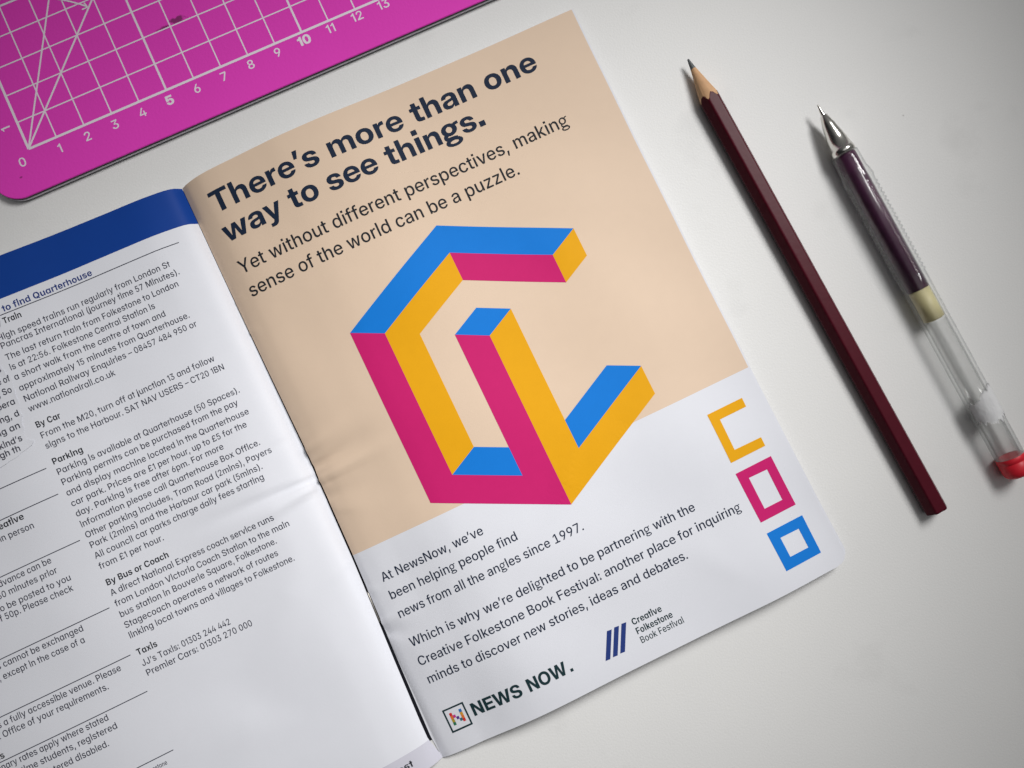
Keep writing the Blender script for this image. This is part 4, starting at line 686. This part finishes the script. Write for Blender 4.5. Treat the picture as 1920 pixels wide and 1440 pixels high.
print_on('heading', lines('heading'), zl, M['blue_ink'], left, label='bold blue heading')
for k in ('train', 'car', 'parking', 'coach', 'taxis'):
    print_on('subheading', lines('sub_' + k), zl, M['black_ink'], left)
    print_on('paragraph', lines('par_' + k), zl, M['slate_ink'], left)
print_on('paragraph', [q for q in lines('side_a')], zl, M['slate_ink'], left, lift=.30, label='cut-off words on the torn scrap')
for k in 'bcdef':
    print_on('paragraph', lines('side_' + k), zl, M['slate_ink'], left, label='block of the outer column of print')
for k in 'ab':
    print_on('subheading', lines('sideh_' + k), zl, M['black_ink'], left)
print_on('footer', lines('footer'), zl, M['slate_ink'], left)
print_on('footer', lines('footer_b'), zl, M['black_ink'], left, label='bold print in the grey foot band')
for ua, ub, v in ((-132, -7.1, 18.4), (-132, -72.6, 69.85), (-132, -72.5, 78.9), (-132, -72.3, 95.15), (-132, -72.2, 118.45), (-132, -72.2, 134.65), (-132, -72.2, 147.2), (-132, -72.2, 167.15)):
    n_ = 60
    q = [(ua + (ub - ua) * i / n_, v - .13) for i in range(n_ + 1)] + [(ua + (ub - ua) * i / n_, v + .13) for i in range(n_ + 1)]
    tr = []
    for i in range(n_):
        tr += [(i, i + 1, n_ + 2 + i), (i, n_ + 2 + i, n_ + 1 + i)]
    print_on('rule_line', [(q, tr, 0)], zl, M['slate_ink'], left)

# a scrap of another page torn off and stuck over the outer column
random.seed(5)
edge_pts = [(-72.6, 33.6), (-72.2, 35.5), (-71.9, 37.6), (-70.9, 39.6), (-71.6, 41.3), (-71.6, 43.2), (-71.9, 45.2), (-72.0, 47.3), (-72.6, 49.0), (-72.6, 51.2), (-73.6, 53.2), (-73.7, 55.2), (-74.6, 57.2), (-74.2, 58.8), (-72.6, 60.2), (-73.4, 61.2), (-76.2, 61.9), (-79, 62.8), (-84, 63.6), (-92, 65)]
V, F, n_ = [], [], 10
rag = []
for (u0, v0), (u1, v1) in zip(edge_pts, edge_pts[1:]):
    for k in range(4):
        t = k / 4; rag.append((u0 + (u1 - u0) * t + random.uniform(-.14, .14), v0 + (v1 - v0) * t + random.uniform(-.1, .1)))
rag.append(edge_pts[-1])
for j, (u, v) in enumerate(rag):
    for k in range(n_ + 1):
        s = k / n_; uu = u + (-104 - u) * s ** 1.6; vv = v
        lift = .13 + .16 * math.exp(-s * 9) * (.5 + .5 * math.sin(j * .35))
        V.append((uu, vv, lift))
    if j:
        o = (j - 1) * (n_ + 1)
        F += [(o + k, o + k + 1, o + n_ + 2 + k, o + n_ + 1 + k) for k in range(n_)]
A = np.array(V); A[:, 2] += zl(A[:, 0], A[:, 1])
scrap = mesh_obj('torn_scrap', place_booklet(A), F, M['paper'], left, None, True)
scrap['label'] = 'ragged scrap of printed paper stuck over the outer column'

# ------------------------------------------------------------------ cutting mat
MAT_T = 3.0
m = principled('magenta_mat', (0.58, 0.045, 0.36), 0.6, 0.15, bump=0.22, bump_scale=1100)
n, l = m.node_tree.nodes, m.node_tree.links
b = n['Principled BSDF']
co = n.new('ShaderNodeTexCoord')
def stain(cx, cy, rx, ry, soft, sc):
    mp = n.new('ShaderNodeMapping'); mp.vector_type = 'POINT'
    mp.inputs['Location'].default_value = (-cx / rx, -cy / ry, 0); mp.inputs['Scale'].default_value = (1 / (rx * MM), 1 / (ry * MM), 0)
    l.new(co.outputs['Object'], mp.inputs['Vector'])
    ln = n.new('ShaderNodeVectorMath'); ln.operation = 'LENGTH'; l.new(mp.outputs[0], ln.inputs[0])
    nz = n.new('ShaderNodeTexNoise'); nz.inputs['Scale'].default_value = sc; nz.inputs['Detail'].default_value = 5
    l.new(co.outputs['Object'], nz.inputs['Vector'])
    ad = n.new('ShaderNodeMath'); ad.operation = 'MULTIPLY_ADD'; ad.inputs[1].default_value = 1.9; l.new(nz.outputs['Fac'], ad.inputs[0]); l.new(ln.outputs['Value'], ad.inputs[2])
    mr_ = n.new('ShaderNodeMapRange'); mr_.inputs[1].default_value = 1.75 - soft; mr_.inputs[2].default_value = 1.75 + soft; mr_.inputs[3].default_value = 1; mr_.inputs[4].default_value = 0
    l.new(ad.outputs[0], mr_.inputs[0])
    return mr_.outputs[0]
base = n.new('ShaderNodeTexNoise'); base.inputs['Scale'].default_value = 40; base.inputs['Detail'].default_value = 6; l.new(co.outputs['Object'], base.inputs['Vector'])
mx0 = n.new('ShaderNodeMix'); mx0.data_type = 'RGBA'; mx0.inputs['A'].default_value = (0.78, 0.054, 0.51, 1); mx0.inputs['B'].default_value = (0.83, 0.060, 0.55, 1)
l.new(base.outputs['Fac'], mx0.inputs['Factor'])
prev = mx0.outputs['Result']
for cx, cy, rx, ry, soft, sc in ((62.8, 21.3, 3.3, 1.35, .22, 600), (57.8, 20.4, 2.6, .9, .3, 700), (-6, -8, .55, .4, .4, 900)):
    mx = n.new('ShaderNodeMix'); mx.data_type = 'RGBA'; mx.inputs['B'].default_value = (0.27, 0.03, 0.17, 1)
    l.new(stain(cx, cy, rx, ry, soft, sc), mx.inputs['Factor']); l.new(prev, mx.inputs['A']); prev = mx.outputs['Result']
l.new(prev, b.inputs['Base Color'])
M['mat'] = m
M['mat_dark'] = principled('mat_black_core', (0.012, 0.010, 0.016), 0.5, 0.4)
M['mat_grey'] = principled('mat_grey_core', (0.75, 0.73, 0.78), 0.5, 0.4)
M['mat_print'] = principled('mat_white_print', (0.86, 0.77, 0.86), 0.5, 0.3, mottling=0.03, scale=500)
MATM = Matrix.Translation((-156.970 * MM, 95.694 * MM, 0)) @ Matrix.Rotation(0.431328, 4, 'Z')
mat = empty('cutting_mat', MATM, 'magenta cutting mat with a white centimetre grid at the table edge above the booklet', 'cutting mat')
X0, X1, Y0, Y1, CR_ = -15.5, 465.0, -15.0, 315.0, 9.0
def rrect(inset):
    P = []
    for cx, cy, a0 in ((X0 + CR_, Y0 + CR_, 180), (X1 - CR_, Y0 + CR_, 270), (X1 - CR_, Y1 - CR_, 0), (X0 + CR_, Y1 - CR_, 90)):
        for k in range(13):
            t = R(a0 + 90 * k / 12); P.append((cx + (CR_ - inset) * math.cos(t), cy + (CR_ - inset) * math.sin(t)))
    return P
def slab(name, stack, material, parent):
    V, F = [], []
    for z, ins in stack:
        V += [(x * MM, y * MM, z * MM) for x, y in rrect(ins)]
    k = len(V) // len(stack)
    for s in range(len(stack) - 1):
        for i in range(k):
            a, b_ = s * k + i, s * k + (i + 1) % k
            F.append((a, b_, b_ + k, a + k))
    F += [tuple(range(k))[::-1], tuple(range(len(V) - k, len(V)))]
    return mesh_obj(name, V, F, material, parent)
slab('base_layer', [(0.0, .25), (.15, .05), (.75, .05)], M['mat_dark'], mat)
slab('middle_layer', [(.755, -.12), (1.65, -.12)], M['mat_grey'], mat)
slab('core_layer', [(1.655, .05), (2.5, .05)], M['mat_dark'], mat)
slab('top_layer', [(2.505, .05), (2.85, .05), (3.0, .25)], M['mat'], mat)
def flat(name, parts, z, material, parent, label=None):
    V, F = [], []
    for vv, tt in parts:
        b_ = len(V); V += [(x * MM, y * MM, z * MM) for x, y in vv]
        for f in tt:
            (x0, y0), (x1, y1), (x2, y2) = vv[f[0]], vv[f[1]], vv[f[2]]
            ar = (x1 - x0) * (y2 - y0) - (x2 - x0) * (y1 - y0)
            f = f if ar > 0 else f[::-1]
            F.append(tuple(i + b_ for i in f))
    o = mesh_obj(name, V, F, material, parent)
    if label: o['label'] = label
    return o
def quad(a, b_, w):
    return (seg(a, b_, w), [(0, 1, 2), (0, 2, 3)])
hor, ver, dia = [], [], []
for k in range(0, 46):
    ver.append(quad((k * 10, 0), (k * 10, 300), .85 if k == 0 else (.72 if k % 5 == 0 else .46)))
for k in range(0, 31):
    hor.append(quad((0, k * 10), (450, k * 10), .85 if k == 0 else (.72 if k % 5 == 0 else .46)))
dia.append(quad((0.1, 0.1), (300, 300), .62)); steep = [quad((0.1, 0.17), (173, 300), .56)]
arc = [(53 * math.cos(R(a)), 53 * math.sin(R(a))) for a in np.linspace(45.6, 59.6, 12)]
steep_arc = [quad(arc[i], arc[i + 1], .55) for i in range(11)]
tips = [quad((37.1, 37.6), (36.6, 39.6), .5), quad((37.1, 37.6), (35.0, 37.6), .5)]
flat('grid_lines', ver, 3.02, M['mat_print'], mat)
flat('grid_lines', hor, 3.035, M['mat_print'], mat)
flat('angle_line', dia, 3.05, M['mat_print'], mat)
flat('angle_line', steep, 3.065, M['mat_print'], mat)
flat('angle_mark', steep_arc, 3.08, M['mat_print'], mat)
flat('angle_mark', tips[:1], 3.09, M['mat_print'], mat)
flat('angle_mark', tips[1:], 3.10, M['mat_print'], mat)
for k in range(14):
    f_ = 'matb' if k in (5, 10) else 'mat'
    s = str(k); em = 4.3 if f_ == 'mat' else 4.6
    tot = sum(glyph(f_, c)[0] for c in s) * em
    cx = k * 10 - (3.6 if k == 0 else .35); vb = (-4.9 if k == 0 else -5.6 + .03 * k * k * .35)
    V2, T2 = text_line(s, f_, cx - tot / 2, -vb, cx + tot / 2, -vb, em)
    flat('number', [([(x, -y) for x, y in V2], T2)], 3.03, M['mat_print'], mat)
V2, T2 = text_line('1', 'mat', -1.0, 0, .9, 0, 4.3)
flat('number', [([(-4.25 - (-y) + 1.55, 9.6 + x) for x, y in V2], T2)], 3.03, M['mat_print'], mat)

# ------------------------------------------------------------------ pencil
def axis_frame(p, q, z):
    p, q = Vector(p), Vector(q); d = (q - p); L = d.length; d.normalize()
    return Matrix.Translation((p.x * MM, p.y * MM, z * MM)) @ Matrix.Rotation(math.atan2(d.y, d.x), 4, 'Z'), L
M['lacquer'] = principled('dark_red_lacquer', (0.075, 0.0055, 0.0135), 0.36, 0.13, coat=0.0, mottling=0.15, scale=350, bump=0.10, bump_scale=500)
M['wood'] = principled('pencil_wood', (0.62, 0.37, 0.20), 0.65, 0.3, mottling=0.14, scale=500, bump=0.15, bump_scale=1200)
M['lead'] = principled('graphite', (0.10, 0.11, 0.115), 0.4, 0.6)
FLAT = 3.35
PF, PL = axis_frame((66.87, 130.07), (149.24, -26.14), FLAT)
PF = PF @ Matrix.Rotation(0, 4, 'X')
pencil = empty('pencil', PF, 'dark red hexagonal wooden pencil with a sharpened point, lying right of the booklet', 'pencil')
TAN = .212; NS = 96
def hexr(phi):
    a = (phi - R(90)) % R(60)
    if a > R(30): a -= R(60)
    r = FLAT / math.cos(a)
    return r - FLAT * .55 * max(0, abs(a) - R(22)) ** 2 / R(8) ** 2 * .055                                     # corners slightly rounded
def lathe_profile(rings, material, name, parent, smooth=True, cap=True):
    """rings: list of functions phi -> (x, r)"""
    V, F = [], []
    for fn in rings:
        for k in range(NS):
            t = 2 * math.pi * k / NS; x, r = fn(t); V.append((x * MM, r * math.cos(t) * MM, r * math.sin(t) * MM))
    for s in range(len(rings) - 1):
        for k in range(NS):
            a, b_ = s * NS + k, s * NS + (k + 1) % NS
            F.append((a, a + NS, b_ + NS, b_))
    n_side = len(F)
    if cap:
        k = len(V); first, last = V[:NS], V[-NS:]
        V = V + first + last
        F.append(tuple(range(k, k + NS))); F.append(tuple(range(k + NS, k + 2 * NS))[::-1])
    o = mesh_obj(name, V, F, material, parent, None, smooth)
    if cap:
        o.data.polygons[n_side].use_smooth = False; o.data.polygons[n_side + 1].use_smooth = False
    return o
random.seed(3)
wob = [random.uniform(-.35, .35) for _ in range(NS)]
wob = [(wob[i - 1] + wob[i] * 2 + wob[(i + 1) % NS]) / 4 for i in range(NS)]
def edge(phi):
    k = int(round(phi / (2 * math.pi) * NS)) % NS
    return hexr(phi) / TAN - .4 + wob[k] * 1.3
def ridged(o):
    me = o.data
    me.polygons.foreach_set('use_smooth', [False] * len(me.polygons))
body = lathe_profile([(lambda p: (edge(p), hexr(p) - .05)), (lambda p: (edge(p) + .12, hexr(p))), (lambda p: (edge(p) + .4, hexr(p))), (lambda p: (PL - .7, hexr(p))), (lambda p: (PL - .25, hexr(p))), (lambda p: (PL, hexr(p) - .25))], M['lacquer'], 'shaft', pencil)
body['label'] = 'dark red lacquered six-sided shaft'
LEADX = 4.6
lathe_profile([(lambda p: (LEADX + .25 * math.sin(3 * p), (LEADX + .25 * math.sin(3 * p)) * TAN - .02)), (lambda p: ((LEADX + edge(p)) / 2, (LEADX + edge(p)) / 2 * TAN - .02)), (lambda p: (edge(p) + .1, hexr(p) - .04))], M['wood'], 'sharpened_cone', pencil)
lathe_profile([(lambda p: (.75, .02)), (lambda p: (.8, .22)), (lambda p: (1.0, .36)), (lambda p: (1.5, .44)), (lambda p: (LEADX + .3, (LEADX + .3) * TAN - .03))], M['lead'], 'lead_point', pencil)
lathe_profile([(lambda p: (PL - .1, 1.05)), (lambda p: (PL + .03, 1.05))], M['lead'], 'lead_end', pencil)

# ------------------------------------------------------------------ gel pen
def clear_plastic(name, tint, gloss=0.06, edge_col=(0.62, 0.64, 0.66)):
    m = bpy.data.materials.new(name); m.use_nodes = True
    n, l = m.node_tree.nodes, m.node_tree.links
    n.remove(n['Principled BSDF']); out = n['Material Output']
    tr = n.new('ShaderNodeBsdfTransparent'); gl = n.new('ShaderNodeBsdfGlossy'); gl.inputs['Roughness'].default_value = gloss
    lw = n.new('ShaderNodeLayerWeight'); lw.inputs['Blend'].default_value = 0.5
    cr = n.new('ShaderNodeValToRGB')
    cr.color_ramp.elements[0].position = 0.45; cr.color_ramp.elements[0].color = (*tint, 1)
    cr.color_ramp.elements[1].position = 0.97; cr.color_ramp.elements[1].color = (*edge_col, 1)
    l.new(lw.outputs['Facing'], cr.inputs[0]); l.new(cr.outputs[0], tr.inputs[0])
    pw = n.new('ShaderNodeMath'); pw.operation = 'POWER'; pw.inputs[1].default_value = 4.0; l.new(lw.outputs['Facing'], pw.inputs[0])
    ma = n.new('ShaderNodeMath'); ma.operation = 'MULTIPLY_ADD'; ma.inputs[1].default_value = 0.6; ma.inputs[2].default_value = 0.045; l.new(pw.outputs[0], ma.inputs[0])
    df = n.new('ShaderNodeBsdfDiffuse'); df.inputs['Color'].default_value = (0.85, 0.86, 0.85, 1)
    pd = n.new('ShaderNodeMath'); pd.operation = 'POWER'; pd.inputs[1].default_value = 3.0; l.new(lw.outputs['Facing'], pd.inputs[0])
    pm = n.new('ShaderNodeMath'); pm.operation = 'MULTIPLY'; pm.inputs[1].default_value = 0.5; l.new(pd.outputs[0], pm.inputs[0])
    md = n.new('ShaderNodeMixShader'); l.new(pm.outputs[0], md.inputs[0]); l.new(tr.outputs[0], md.inputs[1]); l.new(df.outputs[0], md.inputs[2])
    mx = n.new('ShaderNodeMixShader'); l.new(ma.outputs[0], mx.inputs[0]); l.new(md.outputs[0], mx.inputs[1]); l.new(gl.outputs[0], mx.inputs[2])
    l.new(mx.outputs[0], out.inputs[0])
    return m
M['clear'] = clear_plastic('clear_plastic', (0.985, 0.987, 0.985), 0.07, (0.72, 0.74, 0.75))
M['clear_tube'] = clear_plastic('clear_refill_plastic', (0.965, 0.965, 0.965), 0.15, (0.70, 0.70, 0.71))
M['steel'] = principled('polished_metal', (0.80, 0.78, 0.73), 0.2, 0.5, metal=1.0)
M['purple'] = principled('purple_ink', (0.075, 0.020, 0.058), 0.3, 0.5, mottling=0.4, scale=260)
M['grease'] = principled('yellow_grease', (0.70, 0.63, 0.36), 0.45, 0.3, mottling=0.08, scale=300)
M['red'] = principled('red_plastic', (0.70, 0.018, 0.035), 0.42, 0.4)
M['label'] = principled('torn_paper_label', (0.86, 0.86, 0.87), 0.7, 0.2, mottling=0.05, scale=600, bump=0.3, bump_scale=900)
ln_, ll_ = M['label'].node_tree.nodes, M['label'].node_tree.links
tl_ = ln_.new('ShaderNodeBsdfTranslucent'); tl_.inputs['Color'].default_value = (0.85, 0.85, 0.86, 1)
ms_ = ln_.new('ShaderNodeMixShader'); ms_.inputs[0].default_value = 0.28
ll_.new(ln_['Principled BSDF'].outputs[0], ms_.inputs[1]); ll_.new(tl_.outputs[0], ms_.inputs[2]); ll_.new(ms_.outputs[0], ln_['Material Output'].inputs[0])
PR = 5.13
GF, GL = axis_frame((111.43, 112.91), (175.96, -12.21), PR)
pen = empty('gel_pen', GF, 'clear plastic gel pen with purple ink, metal tip and red end plug', 'pen')
def c(x, r): return lambda p: (x, r)
lathe_profile([c(.1, .1), c(.15, .22), c(.5, .30), c(2.6, .62), c(4.3, .80)], M['steel'], 'nib', pen)
lathe_profile([c(4.25, 1.05), c(4.35, 1.2), c(8, 2.15), c(13, 3.1), c(17.3, 3.8), c(17.35, 3.95), c(19.6, 4.05), c(19.7, 3.5)], M['steel'], 'metal_cone', pen)
prof = [(19.4, 4.0), (19.6, 4.35), (22, 4.4), (26, 4.5), (28, 4.95), (29.5, 5.15), (31, 4.9)]
x = 32.0
while x < 66:
    prof += [(x, 4.72), (x + .4, 5.12), (x + .8, 5.12), (x + 1.2, 4.72)]; x += 1.6
prof += [(67, 4.78), (75, 4.72), (100, 4.7), (135.6, 4.6)]
inner = [(135.6, 3.65), (100, 3.65), (60, 3.65), (30, 3.6), (22, 3.3), (19.8, 3.2), (19.4, 3.3)]
lathe_profile([c(a, b_) for a, b_ in prof + inner + [(19.4, 3.75)]], M['clear'], 'barrel', pen, cap=False)
lathe_profile([c(19.75, 3.1), c(20, 3.45), c(72.2, 3.45), c(72.3, 2.4)], M['purple'], 'ink_column', pen)
lathe_profile([c(72.35, 2.4), c(72.4, 3.45), c(83.3, 3.45), c(83.8, 2.2)], M['grease'], 'grease_plug', pen)
lathe_profile([c(84.2, 3.4), c(135.5, 3.4)], M['clear_tube'], 'refill_tube', pen, cap=False)
lathe_profile([c(135.7, 4.45), c(135.9, 4.6), c(137.4, 4.6), c(137.5, 4.48), c(137.8, 4.48), c(137.9, 4.6), c(140.8, 4.6), c(142.0, 4.3), c(142.8, 3.5), c(143.0, 2.0)], M['red'], 'end_plug', pen)
# torn label wrapped round the barrel
random.seed(11)
V, F = [], []
na, nx = 44, 14
e0 = [random.uniform(-.9, .9) for _ in range(na + 1)]; e1 = [random.uniform(-1.1, 1.1) for _ in range(na + 1)]
for lay_ in (0, 1):
    for i in range(na + 1):
        t = i / na; ang = R(90) + R(-72 + 150 * t)
        x0 = 112.2 + e0[i] - 1.6 * math.sin(t * 5 + .5); x1 = 121.6 + e1[i] - 1.2 * math.cos(t * 6)
        if t > .9: x0 += (t - .9) * 20
        if t < .1: x1 -= (.1 - t) * 25
        for j in range(nx + 1):
            s = j / nx; r = 4.75 + .12 * lay_ + (.10 * random.random() * lay_)
            if lay_ and 18 < i < 26 and 4 < j < 9: r -= .10
            V.append(((x0 + (x1 - x0) * s) * MM, r * math.cos(ang) * MM, r * math.sin(ang) * MM))
st = (na + 1) * (nx + 1)
for i in range(na):
    for j in range(nx):
        a = i * (nx + 1) + j
        F.append((a, a + nx + 1, a + nx + 2, a + 1)); F.append((st + a, st + a + 1, st + a + nx + 2, st + a + nx + 1))
rim = [i * (nx + 1) for i in range(na + 1)] + [na * (nx + 1) + j for j in range(1, nx + 1)] + [i * (nx + 1) + nx for i in range(na - 1, -1, -1)] + [j for j in range(nx - 1, 0, -1)]
for p_, q_ in zip(rim, rim[1:] + rim[:1]):
    F.append((p_, q_, st + q_, st + p_))
mesh_obj('torn_label', V, F, M['label'], pen, None, True)
